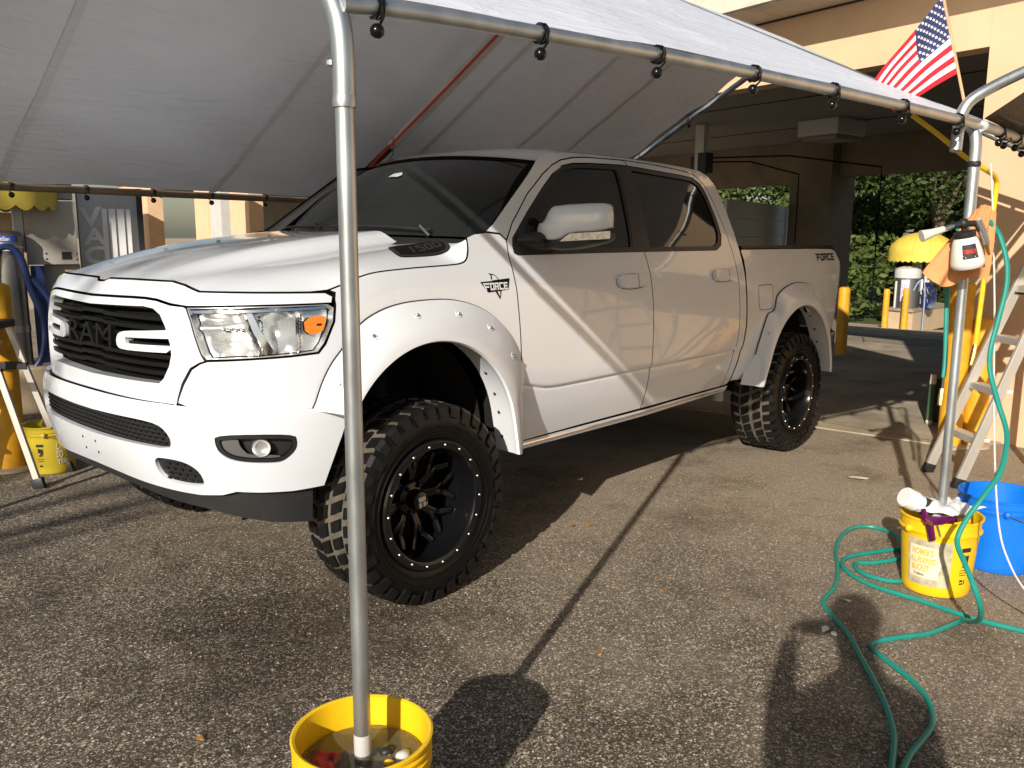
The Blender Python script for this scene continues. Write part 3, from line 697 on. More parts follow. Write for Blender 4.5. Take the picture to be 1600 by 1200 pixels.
mb=MB(); q=[Vector(wsx(v,h))+Vector((.0035,0,.0055)) for v,h in ((.02,.635),(.12,.63),(.14,.66),(.10,.70),(.03,.69))]; mb.add(q,[(0,1,2,3,4)]); mb.build('inspection_sticker',mat('sticker',(.45,.55,.48),.5,var=.25,scale=60),ws,sm=False)
# roof: lofted between the two side rails
edge=[(s,z) for s,z in [(2.60,1.945),(2.64,1.972),(2.741,2.012),(2.912,2.036),(3.1,2.044),(3.5,2.050),(4.0,2.046),(4.30,2.034),(4.42,2.02),(4.485,1.98),(4.52,1.92)]]
def edz(x):
    s=XS(x); return lerp_tab(edge,s)
Zr=smooth_tab([(-2.90,1.95),(-2.83,2.015),(-2.74,2.055),(-2.6,2.074),(-2.2,2.086),(-1.6,2.090),(-1.25,2.080),(-1.05,2.052),(-.94,2.026)])
def rooff(u,v):
    # u 0..1 front to back, v -1..1 across
    vv=-1+2*v; xf=-.945-.12*vv*vv; xb=-2.845+.02*vv*vv; x=xf+(xb-xf)*u
    ze=min(edz(x)+.0,Zr(x)-.004); ye=body(XS(x),ze)[1]-.001
    z=Zr(x)-(Zr(x)-ze)*abs(vv)**2.8; y=ye*vv; k=1-sstep(0,.09,u)
    zf=2.02-.045*(y/.715)**2+.006; xf2=-.945-.12*(y/.715)**2
    return Vector((x+(xf2-x)*(1 if u==0 else 0)*(1 if abs(vv)<.93 else 0),y,z+(min(z,zf)-z)*k))
mb=MB(); mb.grid(rooff,40,36); rp=mb.build('roof','paint',truck,ang=50)
# back of cab with glass
mb=MB(); mb.grid(lambda u,v:(lambda z:Vector((-2.86-.045*(1-((z-1.3)/.7 if z>1.3 else 0)),(body(XS(-2.85),z)[1]-.012)*(-1+2*u),z)))(.72+1.24*v),12,20); cb=mb.build('cab_back','paint',truck)
mb=MB(); mb.add([(-2.905,y,z) for y,z in chaikin([(-.68,1.56),(.68,1.56),(.62,1.90),(-.62,1.90)],2)],[tuple(range(16))]); mb.build('rear_glass','glass',cb)
# tailgate, bed floor, cover and inner walls
mb=MB(); mb.box((-4.60,0,1.18),(.06,1.84,.66),bev=.015); tg=mb.build('tailgate','paint',truck)
mb=MB(); mb.box((-4.635,0,1.38),(.02,.3,.09),bev=.005); mb.build('tailgate_handle','trim',tg)
mb=MB(); mb.box((-3.76,0,1.02),(1.66,1.70,.04)); mb.build('bed_floor','under',truck)
mb=MB(); mb.box((-3.02,0,1.49),(.16,1.82,.055),bev=.01); mb.box((-3.15,0,1.500),(.10,1.80,.04),bev=.01); mb.build('folded_bed_cover','trim',truck)
for sd in (1,-1):
    mb=MB(); mb.box((-3.76,.87*sd,1.25),(1.68,.03,.50)); mb.build('bed_inner_wall','under',truck)
# rear bumper
mb=MB()
pl=[(-4.50,1.00),(-4.62,.985),(-4.70,.93),(-4.74,.80),(-4.745,0)]
mb.grid(lambda u,v:(lambda p:Vector((p[0]+(.0 if v<.6 else .03),p[1],.82-.22*v)))(resample(pl+[(x,-y) for x,y in reversed(pl[:-1])],.02,False)[int(round(u*60))] if False else (lambda L:L[int(round(u*(len(L)-1)))])(resample(pl+[(x,-y) for x,y in reversed(pl[:-1])],.06,False))),40,5)
rb=mb.build('rear_bumper','chrome',truck)
mb=MB(); mb.box((-4.56,0,.82),(.26,1.86,.035)); mb.build('bumper_step','trim',rb)
for sd in (1,-1):
    mb=MB(); mb.box((-4.50,.955*sd,.70),(.13,.05,.24),bev=.01); mb.build('bumper_end','trim',rb)
# fender flares: outer edge on the body, lip standing proud, bolts along the edge
def resamp_n(p,n):
    L=[0]
    for a,b in zip(p,p[1:]): L.append(L[-1]+math.dist(a,b))
    o=[]
    for i in range(n):
        d=L[-1]*i/(n-1); k=min(max(bisect.bisect_left(L,d),1),len(p)-1); t=(d-L[k-1])/max(1e-9,L[k]-L[k-1]); o.append(tuple(x+(y-x)*t for x,y in zip(p[k-1],p[k])))
    return o
def flare(outer,lip,sd,name,boltat,cx,cz):
    f_=thing(name,None,None,(0,0,0)); [f_.pop(k) for k in ('label','category') if k in f_]; f_.parent=truck
    n=60; O=resamp_n(catmull(outer,5),n); Lp=resamp_n(catmull(lip,5),n); OUT=1.128
    rows=[]
    for (s,z),(x,lz) in zip(O,Lp):
        nn=normal_of(body,s,z,REF); b=Vector(body(s,z)); nn.z*=.4
        o0=b-nn*.004; o1=b+nn*.014; lp=Vector((x,OUT,lz)); 
        rad=Vector((x-cx,0,lz-cz)).normalized()
        c1=o1+(lp-o1)*.35+Vector((0,.012,0)); c2=lp+rad*.055+Vector((0,-.004,0)); 
        row=[o0,o1]
        for k in range(1,9):
            t=k/8; row.append(o1*(1-t)**3+c1*3*t*(1-t)**2+c2*3*t*t*(1-t)+lp*t**3)
        row+= [lp+Vector((0,-.012,0))-rad*.006, lp+Vector((0,-.05,0))+rad*.008, lp+Vector((0,-.17,0))+rad*.018]
        rows.append(row)
    if sd<0: rows=[[Vector((p.x,-p.y,p.z)) for p in r] for r in rows]
    m=len(rows[0]); mb=MB(); mb.add([p for r in rows for p in r],[(i*m+j,(i+1)*m+j,(i+1)*m+j+1,i*m+j+1) for i in range(n-1) for j in range(m-1)])
    for e in (0,n-1): mb.add(rows[e],[tuple(range(2,m))])
    mb.build('flare_shell','flare',f_,ang=40)
    mb=MB(); mb.tube([r[1]*.55+r[0]*.45+(r[0]-r[2])*.03 for r in rows],.0045,6); mb.build('flare_gasket','black_rubber',f_)
    for t in boltat:
        i=int(t*(n-1)); r=rows[i]; p=r[3]*.5+r[4]*.5; tg_=(rows[min(i+1,n-1)][3]-rows[i-1][3]).normalized(); nv=(r[5]-r[2]).cross(tg_).normalized()
        if nv.y*sd<0: nv=-nv
        mb=MB(); mb.lathe([(.0,.001),(.012,.001),(.0165,.003),(.018,.001)],p,nv,14); pk=mb.build('bolt_pocket','flare',f_)
        mb=MB(); mb.lathe([(.0,.010),(.006,.010),(.0085,.007),(.0085,.0)],p,nv,6); mb.build('bolt','steel',pk)
    for t in (.72,.80,.88,.95):
        i=int(t*(n-1)); p=rows[i][-2]*.45+rows[i][-1]*.55; q=(rows[i][-1]-rows[i][-2]).cross(rows[i+1][-2]-rows[i][-2]).normalized()
        rad=(Vector((cx,0,cz))-Vector((p.x,0,p.z))).normalized()
        mb=MB(); mb.lathe([(.0,.0045),(.006,.004),(.009,.0)],p+rad*.001,rad,10); mb.build('inner_clip','trim',f_)
    return f_
flip=[(.445,.905)]+[(.5*math.cos(a),.66+.5*math.sin(a)) for a in [R(k) for k in range(32,176,8)]]+[(-.513,.64),(-.522,.575)]
RO=[(4.79,.562),(4.80,.666),(4.812,.836),(4.852,.98),(4.9,1.055),(4.976,1.067),(5.018,1.1),(5.036,1.165),(5.139,1.215),(5.29,1.247),(5.446,1.251),(5.605,1.234),(5.74,1.186),(5.85,1.112),(5.92,1.03),(5.97,.94),(6.0,.84),(6.01,.7),(6.01,.56)]
rlip=[(-3.06,.57),(-3.13,.70)]+[(-3.672+.555*math.cos(a),.545+.555*math.sin(a)) for a in [R(k) for k in range(28,172,8)]]+[(-4.235,.60),(-4.235,.54)]
for sd in (1,-1):
    flare(FO,flip,sd,'front_flare',(.075,.21,.345,.475,.60,.725),0,.66)
    flare(RO,rlip,sd,'rear_flare',(.06,.19,.50,.60,.70),-3.672,.55)
# emblem on fender and lettering on bed
EMx=lambda px:2.04+(px-365)/(1185-365)*.199; EMz=lambda py:1.387-(py-350)/(650-350)*.085
badge=[(365,360),(700,352),(665,300),(685,270),(625,228),(760,248),(820,275),(880,335),(1185,322),(1105,500),(905,512),(845,648),(735,520),(535,530)]
inner=[(690,345),(700,290),(690,262),(755,262),(810,290),(850,335)]
for sd in (1,):
    bg=panel('fender_emblem',[[(EMx(x),EMz(y)) for x,y in badge]],body,'gap',truck,step=.03,depth=.002,gap=0,off=.0022,side=sd)
    panel('emblem_head',[[(EMx(x),EMz(y)) for x,y in inner]],body,'paint',bg,step=.03,depth=0,gap=0,off=.003,side=sd)
    V,F=word('FORCE',.12); V=[(x+(.10*(y-0)*(-1 if x<.12 else 0)),y) for x,y in V]
    decal('emblem_lettering',(V,F),lambda x,y:body(EMx(480+620*x),EMz(500-118*y)),'paint',bg,off=.0032,depth=0)
    panel('emblem_tail',[[(EMx(x),EMz(y)) for x,y in [(790,525),(860,525),(845,610)]]],body,'paint',bg,step=.03,depth=0,gap=0,off=.003)
    V,F=word('FORCE',.14,.06); V2=[(x*.9+.1,y) for x,y in V]; k=len(V2); V2+=[(0,1),(.085,.80),(.085,1.0),(.05,.68),(.085,.5),(.085,.68)]; F=F+[(k,k+1,k+2),(k+3,k+4,k+5)]
    decal('bed_lettering',(V2,F),lambda x,y:body(5.80+.42*x,1.405+.055*y),'gap',truck,off=.0015,depth=0)
# wheels
def make_wheel():
    w=thing('wheel',None,None,(0,0,0)); [w.pop(k) for k in ('label','category') if k in w]
    # local: axis +Y outwards, centre at origin, half width .16, tyre radius .445
    RT=.445
    mb=MB(); prof=[(.27,-.145),(.30,-.158),(.36,-.166),(.40,-.160),(.425,-.138),(.430,-.10),(.432,0),(.430,.10),(.425,.138),(.40,.160),(.36,.166),(.315,.160),(.285,.150),(.270,.140)]
    mb.lathe(prof,(0,0,0),(0,1,0),72); mb.build('tyre','tyrewet',w)
    mb=MB(); mb.lathe([(.427,-.140),(.4325,-.135),(.4335,0),(.4325,.135),(.427,.140)],(0,0,0),(0,1,0),72); mb.build('tread_base','treadtan',w)
    # tread blocks
    mb=MB(); nb=36
    for k in range(nb):
        a=2*math.pi*k/nb
        def blk(a0,a1,y0,y1,r0,r1,sk=0,taper=.85):
            vs=[]
            for rr,sh in ((r0,1),(r1,taper)):
                for (aa,yy) in ((a0,y0),(a1,y0),(a1,y1),(a0,y1)):
                    am=(a0+a1)/2; ym=(y0+y1)/2; aa=am+(aa-am)*sh; yy2=ym+(yy-ym)*sh; aa+=sk*(yy2-ym)
                    vs.append((rr*math.cos(aa),yy2,rr*math.sin(aa)))
            mb.add(vs,[(4,5,6,7),(0,4,7,3),(1,2,6,5),(0,1,5,4),(2,3,7,6)],True)
        da=2*math.pi/nb
        for sgn in (1,-1):
            o=0 if sgn>0 else da*.5
            long=.172 if k%2==0 else .163
            blk(a+o,a+o+da*.72,*sorted((sgn*.088,sgn*.150)),.420,RT-.004,sgn*.6)
            # shoulder lug running down the sidewall
            a0=a+o;a1=a0+da*.66; am=(a0+a1)/2; depth_=.372 if k%2==0 else .388
            vs=[]
            for (rr,yy,sh) in ((RT-.006,.146,1),(RT-.02,.163,1),(depth_,.1765 if k%2==0 else .173,.8),(depth_,.160,.8),(.41,.13,1)):
                for aa in (a0,a1): aa=am+(aa-am)*sh; vs.append((rr*math.cos(aa),yy*sgn,rr*math.sin(aa)))
            mb.add(vs,[(0,1,3,2),(2,3,5,4),(4,5,7,6),(0,2,4,6,8),(1,9,7,5,3)],True)
        blk(a+.02,a+da*.82,.012,.078,.420,RT,1.1); blk(a+da*.5,a+da*1.32,-.078,-.012,.420,RT,1.1)
    mb.build('tread','rubber',w,sm=False)
    # raised sidewall ring, lettering arcs
    mb=MB(); 
    for r0 in (.345,.318): mb.lathe([(r0-.004,.1645),(r0,.168),(r0+.004,.1645)],(0,0,0),(0,1,0),72)
    mb.build('sidewall_rib','tyrewet',w)
    # rim barrel and lip
    mb=MB(); mb.lathe([(.285,.146),(.290,.158),(.283,.166),(.262,.166),(.250,.160),(.244,.148),(.236,.10),(.222,.02),(.216,-.03),(.216,-.14),(.27,-.15)],(0,0,0),(0,1,0),72); mb.build('rim','gloss',w)
    mb=MB(); mb.lathe([(.0,-.06),(.16,-.06),(.215,-.08)],(0,0,0),(0,1,0),40); mb.build('brake_disc','under',w)
    # spokes: eight pairs forming a mesh
    mb=MB()
    for k in range(8):
        for br_ in (-1,1):
            a0=2*math.pi*k/8; a1=a0+br_*R(15); ac=a0
            pts=[(.06,-.005,a0+br_*.10),(.12,.02,a0+br_*.05),(.17,.022,a0+br_*R(7)),(.221,.045,a1)]
            P3=[Vector((r*math.cos(a),y,r*math.sin(a))) for r,y,a in pts]
            for p,q in zip(P3,P3[1:]):
                d=(q-p); t=d.normalized(); sdv=t.cross(Vector((0,1,0))).normalized(); nv=sdv.cross(t)
                mb.box((p+q)/2,(d.length+.012,.026,.026),ax=(t,sdv,nv),bev=.005)
    mb.lathe([(.0,.022),(.055,.022),(.075,.012),(.085,-.01),(.085,-.05)],(0,0,0),(0,1,0),32)
    mb.build('spokes','gloss',w)
    mb=MB(); mb.lathe([(.0,.075),(.030,.075),(.040,.070),(.044,.05),(.046,.02)],(0,0,0),(0,1,0),28); mb.build('centre_cap','gloss',w)
    mb=MB(); 
    for (x0,z0,x1,z1) in ((-.02,.0,.02,.020),(-.02,-.026,-.004,-.004),(.004,-.026,.02,-.004)):
        mb.box(((x0+x1)/2,.0765,(z0+z1)/2),(x1-x0,.003,z1-z0))
    mb.build('cap_badge','chrome',w,sm=False)
    for k in range(6):
        a=2*math.pi*k/6; mb=MB(); mb.lathe([(0,.035),(.008,.034),(.010,.028),(.010,.0)],(.062*math.cos(a),0,.062*math.sin(a)),(0,1,0),6); mb.build('lug_nut','gloss',w)
    b0=None
    for k in range(18):
        a=2*math.pi*(k+.4)/18; c=Vector((.2665*math.cos(a),.1655,.2665*math.sin(a)))
        if b0 is None:
            mb=MB(); mb.lathe([(0,.006),(.0035,.0055),(.006,.003),(.0065,0)],(0,0,0),(0,1,0),8); b0=mb.build('rim_bolt','steel',w); b0.location=c
        else:
            b=b0.copy(); COL.objects.link(b); b.parent=w; b.location=c
    return w
wh=make_wheel(); YC=.944
def place(w,x,sd,spin):
    w.parent=truck; w.location=(x,YC*sd,.445); w.rotation_euler=(0,spin,0) if sd>0 else (math.pi,spin,0)
w2=copytree(wh); w3=copytree(wh); w4=copytree(wh)
place(wh,0,1,.1); place(w2,-3.672,1,.9); place(w3,0,-1,.5); place(w4,-3.672,-1,1.7)
# steer: front wheels turned a few degrees is not visible; keep straight
# inner wheel wells, chassis
for sd in (1,-1):
    for cx in (0,-3.672):
        mb=MB(); r_=.525 if cx==0 else .57
        mb.grid(lambda u,v:Vector((cx+r_*math.cos(u*math.pi),(.42+.45*v)*sd,.64+r_*1.0*math.sin(u*math.pi))),24,3)
        mb.add([(cx-r_,.42*sd,.35),(cx+r_,.42*sd,.35)]+[(cx+r_*math.cos(k/16*math.pi),.42*sd,.64+r_*math.sin(k/16*math.pi)) for k in range(17)],[tuple([0,1]+list(range(2,19)))])
        mb.build('wheel_well','under',truck)
    mb=MB(); mb.box((-1.9,.45*sd,.66),(5.3,.09,.16)); mb.build('frame_rail','under',truck)
    mb=MB(); mb.tube([(0,.30*sd,.445),(0,.82*sd,.445)],.05,10); mb.box((0.02,.78*sd,.47),(.14,.12,.38),bev=.02); mb.tube([(-.12,.62*sd,.55),(-.14,.52*sd,1.15)],.045,10); mb.tube([(.14,.3*sd,.40),(.1,.78*sd,.33)],.028,8); mb.tube([(-.16,.3*sd,.40),(-.1,.78*sd,.33)],.028,8); mb.build('suspension','under',truck)
    mb=MB(); mb.tube([(-3.62,.55*sd,.50),(-3.50,.58*sd,1.05)],.035,10); mb.build('shock_absorber','satin',truck)
mb=MB(); mb.tube([(-3.672,-.85,.445),(-3.672,.85,.445)],.055,12); mb.ball((-3.672,0,.445),.16,14); mb.build('rear_axle','under',truck)
mb=MB(); mb.tube([(-.2,0,.55),(-3.6,0,.47)],.045,10); mb.build('drive_shaft','under',truck)
mb=MB(); mb.box((-1.75,0,.74),(2.35,1.80,.20)); mb.box((-3.6,0,.93),(1.75,1.1,.14)); mb.box((.25,0,.95),(1.0,.80,.55)); mb.box((.78,0,1.05),(.12,1.1,.45)); mb.build('underbody','under',truck)
mb=MB(); mb.tube([(-.6,-.35,.56),(-2.9,-.35,.56),(-3.1,-.5,.6)],.04,10); mb.tube([(-2.0,-.35,.56),(-2.8,-.35,.56)],.09,12); mb.build('exhaust','under',truck)
mb=MB(); mb.tube([(-3.02,.80,.60),(-3.02,.80,.44)],.04,10); mb.build('mud_hanger',mat('pale_bracket',(.30,.29,.26),.6),truck)
mb=MB(); mb.box((-1.9,.55,.60),(1.1,.28,.18),bev=.03); mb.build('fuel_tank','under',truck)
# cabin filler so tinted glass hides a dark interior
mb=MB(); mb.box((-1.8,0,1.25),(1.9,1.6,.6),bev=.05); mb.box((-1.85,0,1.68),(1.5,1.25,.35),bev=.1); mb.build('cabin_interior','gap',truck)
# ================================================================== ground and setting
def asphalt_mat():
    m,nt,b=newmat('weathered_asphalt'); L=nt.links.new; co=coords(nt)
    wob=N(nt,'ShaderNodeTexNoise',Scale=60,Detail=2); L(co,wob.inputs['Vector'])
    ad=N(nt,'ShaderNodeMixRGB',blend_type='ADD'); ad.inputs[0].default_value=.010; L(co,ad.inputs[1]); L(wob.outputs['Color'],ad.inputs[2])
    cols=[];hts=[]
    for sc in (185,100):
        v=N(nt,'ShaderNodeTexVoronoi',Scale=sc); v.inputs['Randomness'].default_value=1; L(ad.outputs[0],v.inputs['Vector'])
        sp=N(nt,'ShaderNodeSeparateColor'); L(v.outputs['Color'],sp.inputs[0])
        cr=ramp(nt,[(0,(.040,.035,.030)),(.42,(.085,.072,.057)),(.64,(.18,.150,.112)),(.81,(.35,.285,.205)),(.93,(.54,.46,.345)),(1,(.70,.64,.52))]); L(sp.outputs[0],cr.inputs[0])
        ed=ramp(nt,[(.0,(1,1,1)),(.50,(.95,.95,.95)),(.85,(.35,.35,.35))]); L(v.outputs['Distance'],ed.inputs[0])
        mu=N(nt,'ShaderNodeMixRGB',blend_type='MULTIPLY'); mu.inputs[0].default_value=1; L(cr.outputs[0],mu.inputs[1]); L(ed.outputs[0],mu.inputs[2]); cols.append(mu); hts.append((ed,sp))
    big=N(nt,'ShaderNodeMath',operation='GREATER_THAN'); big.inputs[1].default_value=.70; L(hts[1][1].outputs[1],big.inputs[0])
    mx=N(nt,'ShaderNodeMixRGB'); L(big.outputs[0],mx.inputs[0]); L(cols[0].outputs[0],mx.inputs[1]); L(cols[1].outputs[0],mx.inputs[2])
    # pale dust trodden over the walked side of the lot, thinning towards the nose of the truck
    sx=N(nt,'ShaderNodeSeparateXYZ'); L(co,sx.inputs[0])
    dm=N(nt,'ShaderNodeMath',operation='MULTIPLY_ADD'); dm.inputs[1].default_value=-.17; dm.inputs[2].default_value=.42; L(sx.outputs['X'],dm.inputs[0])
    n1=N(nt,'ShaderNodeTexNoise',Scale=.9,Detail=8,Roughness=.68); L(co,n1.inputs['Vector'])
    da=N(nt,'ShaderNodeMath',operation='MULTIPLY_ADD'); da.inputs[1].default_value=1.5; L(n1.outputs['Fac'],da.inputs[0]); L(dm.outputs[0],da.inputs[2])
    dr=ramp(nt,[(.40,(.06,)*3),(.80,(.60,)*3)]); mrr=N(nt,'ShaderNodeMapRange'); mrr.inputs['From Min'].default_value=.5; mrr.inputs['From Max'].default_value=1.9; L(da.outputs[0],mrr.inputs['Value']); L(mrr.outputs[0],dr.inputs[0])
    nd=N(nt,'ShaderNodeTexNoise',Scale=130,Detail=3); L(co,nd.inputs['Vector']); dc=ramp(nt,[(.35,(.29,.23,.165)),(.65,(.56,.46,.34))]); L(nd.outputs['Fac'],dc.inputs[0])
    m2=N(nt,'ShaderNodeMixRGB'); L(dr.outputs[0],m2.inputs[0]); L(mx.outputs[0],m2.inputs[1]); L(dc.outputs[0],m2.inputs[2])
    # oily blotches
    n3=N(nt,'ShaderNodeTexNoise',Scale=1.25,Detail=9,Roughness=.74); L(co,n3.inputs['Vector']); r3=ramp(nt,[(.50,(1,1,1)),(.60,(.74,.72,.70)),(.72,(.42,.41,.40))]); L(n3.outputs['Fac'],r3.inputs[0])
    m4=N(nt,'ShaderNodeMixRGB',blend_type='MULTIPLY'); m4.inputs[0].default_value=1; L(m2.outputs[0],m4.inputs[1]); L(r3.outputs[0],m4.inputs[2])
    # damp run-off beside the truck nose
    mp=N(nt,'ShaderNodeMapping'); mp.inputs['Location'].default_value=(-.62,-.95,0); L(co,mp.inputs['Vector'])
    ln=N(nt,'ShaderNodeVectorMath',operation='LENGTH'); L(mp.outputs[0],ln.inputs[0])
    n2=N(nt,'ShaderNodeTexNoise',Scale=2.2,Detail=6,Roughness=.7); L(co,n2.inputs['Vector'])
    sm_=N(nt,'ShaderNodeMath',operation='MULTIPLY_ADD'); sm_.inputs[1].default_value=1.9; L(n2.outputs['Fac'],sm_.inputs[0]); L(ln.outputs['Value'],sm_.inputs[2])
    mr=N(nt,'ShaderNodeMapRange'); mr.inputs['From Min'].default_value=1.25; mr.inputs['From Max'].default_value=1.8; mr.inputs['To Min'].default_value=1; mr.inputs['To Max'].default_value=0; L(sm_.outputs[0],mr.inputs['Value'])
    m3=N(nt,'ShaderNodeMixRGB',blend_type='MULTIPLY'); m3.inputs[2].default_value=(.55,.54,.53,1); L(mr.outputs[0],m3.inputs[0]); L(m4.outputs[0],m3.inputs[1])
    L(m3.outputs[0],b.inputs['Base Color'])
    rr=N(nt,'ShaderNodeMapRange'); rr.inputs['To Min'].default_value=.88; rr.inputs['To Max'].default_value=.55; L(mr.outputs[0],rr.inputs['Value']); L(rr.outputs[0],b.inputs['Roughness'])
    b.inputs['Specular IOR Level'].default_value=.3
    h=N(nt,'ShaderNodeMixRGB'); L(big.outputs[0],h.inputs[0]); L(hts[0][0].outputs[0],h.inputs[1]); L(hts[1][0].outputs[0],h.inputs[2])
    bp=N(nt,'ShaderNodeBump',Strength=.75,Distance=.004); L(h.outputs[0],bp.inputs['Height']); L(bp.outputs[0],b.inputs['Normal'])
    return m
M['asphalt']=asphalt_mat()
M['concrete']=mat('concrete_slab',(.40,.33,.24),.8,var=.2,scale=2.2,bump=.25,bscale=70,dirt=(.10,.09,.075),dscale=1.3,damt=.75)
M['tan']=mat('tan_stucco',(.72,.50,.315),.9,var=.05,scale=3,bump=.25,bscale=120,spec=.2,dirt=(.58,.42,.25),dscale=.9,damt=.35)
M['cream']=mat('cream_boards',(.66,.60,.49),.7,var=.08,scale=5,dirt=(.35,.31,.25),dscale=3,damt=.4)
M['tanin']=mat('shaded_grimy_tan',(.20,.165,.12),.9,var=.12,scale=2,dirt=(.10,.085,.07),dscale=1.2,damt=.6,bump=.2,bscale=80)  # tan darkened to carry the bay's shade in its colour, plus random grime
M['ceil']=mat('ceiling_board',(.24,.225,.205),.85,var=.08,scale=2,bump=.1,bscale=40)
M['sand']=mat('sandy_verge',(.50,.39,.26),.95,var=.2,scale=6,bump=.4,bscale=90)
M['grass']=mat('verge_grass',(.07,.10,.025),.95,var=.4,scale=12,bump=.6,bscale=60)
M['yellow_post']=mat('yellow_post_paint',(.72,.36,.02),.45,var=.12,scale=9,bump=.08,bscale=30,dirt=(.30,.17,.03),dscale=7,damt=.6)
M['white_board']=mat('white_board',(.55,.54,.52),.6,var=.06,scale=4)
def poly(name,pts,z,m,kind='structure'):
    mb=MB(); mb.add([(x,y,z) for x,y in pts],[tuple(range(len(pts)))]); o=mb.build(name,m,None,sm=False); o['kind']=kind; return o
# asphalt sheet: finely divided near the truck so it undulates a little, coarse to the horizon
def gz(x,y): return 0.0
def TZ(x):      # lot is level, the ground falls away beyond the bay
    return 0 if x>-10.8 else (-.077*(-10.8-x) if x>-24 else -1.016)
mb=MB(); xs=[420,-10.8,-24,-420]
mb.add([(x,y,TZ(x)-.012) for x in xs for y in (-420,420)],[(0,2,3,1),(2,4,5,3),(4,6,7,5)]); g_=mb.build('ground','sand',None,sm=False); g_['kind']='structure'
def spoly(name,x0,x1,y0,y1,dz,m):
    mb=MB(); mb.add([(x0,y0,TZ(x0)+dz),(x1,y0,TZ(x1)+dz),(x1,y1,TZ(x1)+dz),(x0,y1,TZ(x0)+dz)],[(0,1,2,3)]); o=mb.build(name,m,None,sm=False); o['kind']='structure'; return o
mb=MB()
mb.grid(lambda u,v:(-12+26*u,-16+34*v,.0),2,2); asp=mb.build('asphalt_lot','asphalt',None,sm=False); asp['kind']='structure'
O_=Vector((-5.013,2.181,0)); an_=R(257); E1=Vector((math.cos(an_),math.sin(an_),0)); E2=Vector((E1.y,-E1.x,0))
def Wb(a,b,z=0): return O_+E1*a+E2*b+Vector((0,0,z))
AX=(E1,E2,Vector((0,0,1)))
def bbox(mb,a0,a1,b0,b1,z0,z1,bev=0): mb.box(Wb((a0+a1)/2,(b0+b1)/2,(z0+z1)/2),(abs(a1-a0),abs(b1-b0),z1-z0),ax=AX,bev=bev)
# concrete apron of the wash bay, in slabs with open joints
slabs=[[(-4.42,-9),(-4.46,-2.6),(-5.9,-2.6),(-5.9,-9)],[(-4.46,-2.59),(-4.49,.88),(-6.6,.40),(-6.6,-2.59)],[(-4.492,.89),(-4.60,2.0),(-5.0,2.17),(-5.6,2.31),(-6.6,2.54),(-6.6,.41)]]
slabs=[[(-4.42,-9),(-4.46,-3.2),(-7.6,-3.2),(-7.6,-9)],[(-4.46,-3.19),(-4.485,-.62),(-7.6,-.62),(-7.6,-3.19)],[(-4.487,-.61),(-4.60,2.0),(-5.0,2.2),(-7.6,2.80),(-7.6,-.61)],[(-7.61,-9),(-7.61,-.62),(-10.8,-.62),(-10.8,-9)],[(-7.61,-.61),(-7.61,2.85),(-10.8,3.55),(-10.8,-.61)]]
sr=tag(bpy.data.objects.new('concrete_apron',None),kind='structure'); COL.objects.link(sr)
for k,p in enumerate(slabs):
    mb=MB(); mb.add([(x,y,.010+.001*(k%2)) for x,y in p]+[(x,y,-.01) for x,y in p],[tuple(reversed(range(len(p))))]+[(i,(i+1)%len(p),(i+1)%len(p)+len(p),i+len(p)) for i in range(len(p))]); mb.build('slab','concrete',sr,sm=False)
# far lane, kerb and verge behind the bay
spoly('back_lane',-10.81,-17.5,-24,14,.004,'asphalt')
mb=MB(); mb.box((-17.55,-5,TZ(-17.55)+.0),(.16,38,.12),bev=.02); kb=mb.build('kerb','concrete',None); kb['kind']='structure'
spoly('verge',-17.62,-23.4,-40,30,.008,'sand')
spoly('grass_verge',-23.4,-90,-60,50,.012,'grass')
# ------------------------------------------------------------------ wash bay building
bld=thing('car_wash_building','tan stucco car wash building with open wash bay behind the truck','building',tuple(Wb(0,0)))
def part(name,m,*boxes,parent=bld,bev=0):
    mb=MB()
    for b in boxes: bbox(mb,*b,bev=bev)
    return mb.build(name,m,parent,sm=False)
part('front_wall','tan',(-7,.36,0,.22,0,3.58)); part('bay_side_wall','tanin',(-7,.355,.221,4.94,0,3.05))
part('lintel_wall','tan',(.361,33,0,.22,3.02,3.58))
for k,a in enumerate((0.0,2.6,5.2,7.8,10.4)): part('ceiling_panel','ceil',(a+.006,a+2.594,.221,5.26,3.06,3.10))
for a,b in ((2.6,.05),(5.2,.05)): pass
mb=MB()
for b in (1.15,3.3): bbox(mb,.02,13,b-.008,b+.008,3.053,3.0595)
mb.build('ceiling_joint','gap',bld,sm=False)
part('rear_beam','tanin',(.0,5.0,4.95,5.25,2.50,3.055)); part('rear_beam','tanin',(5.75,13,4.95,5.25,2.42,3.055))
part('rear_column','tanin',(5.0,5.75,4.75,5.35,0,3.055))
part('roof_slab','cream',(-7,33,.221,5.26,3.11,3.17)); part('eave_slab','cream',(-7,33,-.50,.22,3.64,3.84))
part('fascia','cream',(-7,33,-.56,-.50,3.60,3.86)); part('roof_edge','trim',(-7,33,-.585,-.50,3.861,3.89))
for k in range(24): part('soffit_board','cream',(-6.5+1.25*k,-6.5+1.25*k+1.242,-.499,-.001,3.585,3.60))
mb=MB(); bbox(mb,-6.5,24,-.03,-.005,3.572,3.584); mb.build('soffit_vent_strip','trim',bld,sm=False)
fx=part('ceiling_light','white_board',(3.55,4.15,2.75,3.35,2.86,3.058),bev=.01)
part('light_diffuser','ceil',(3.60,4.10,2.80,3.30,2.80,2.859),parent=fx,bev=.02)
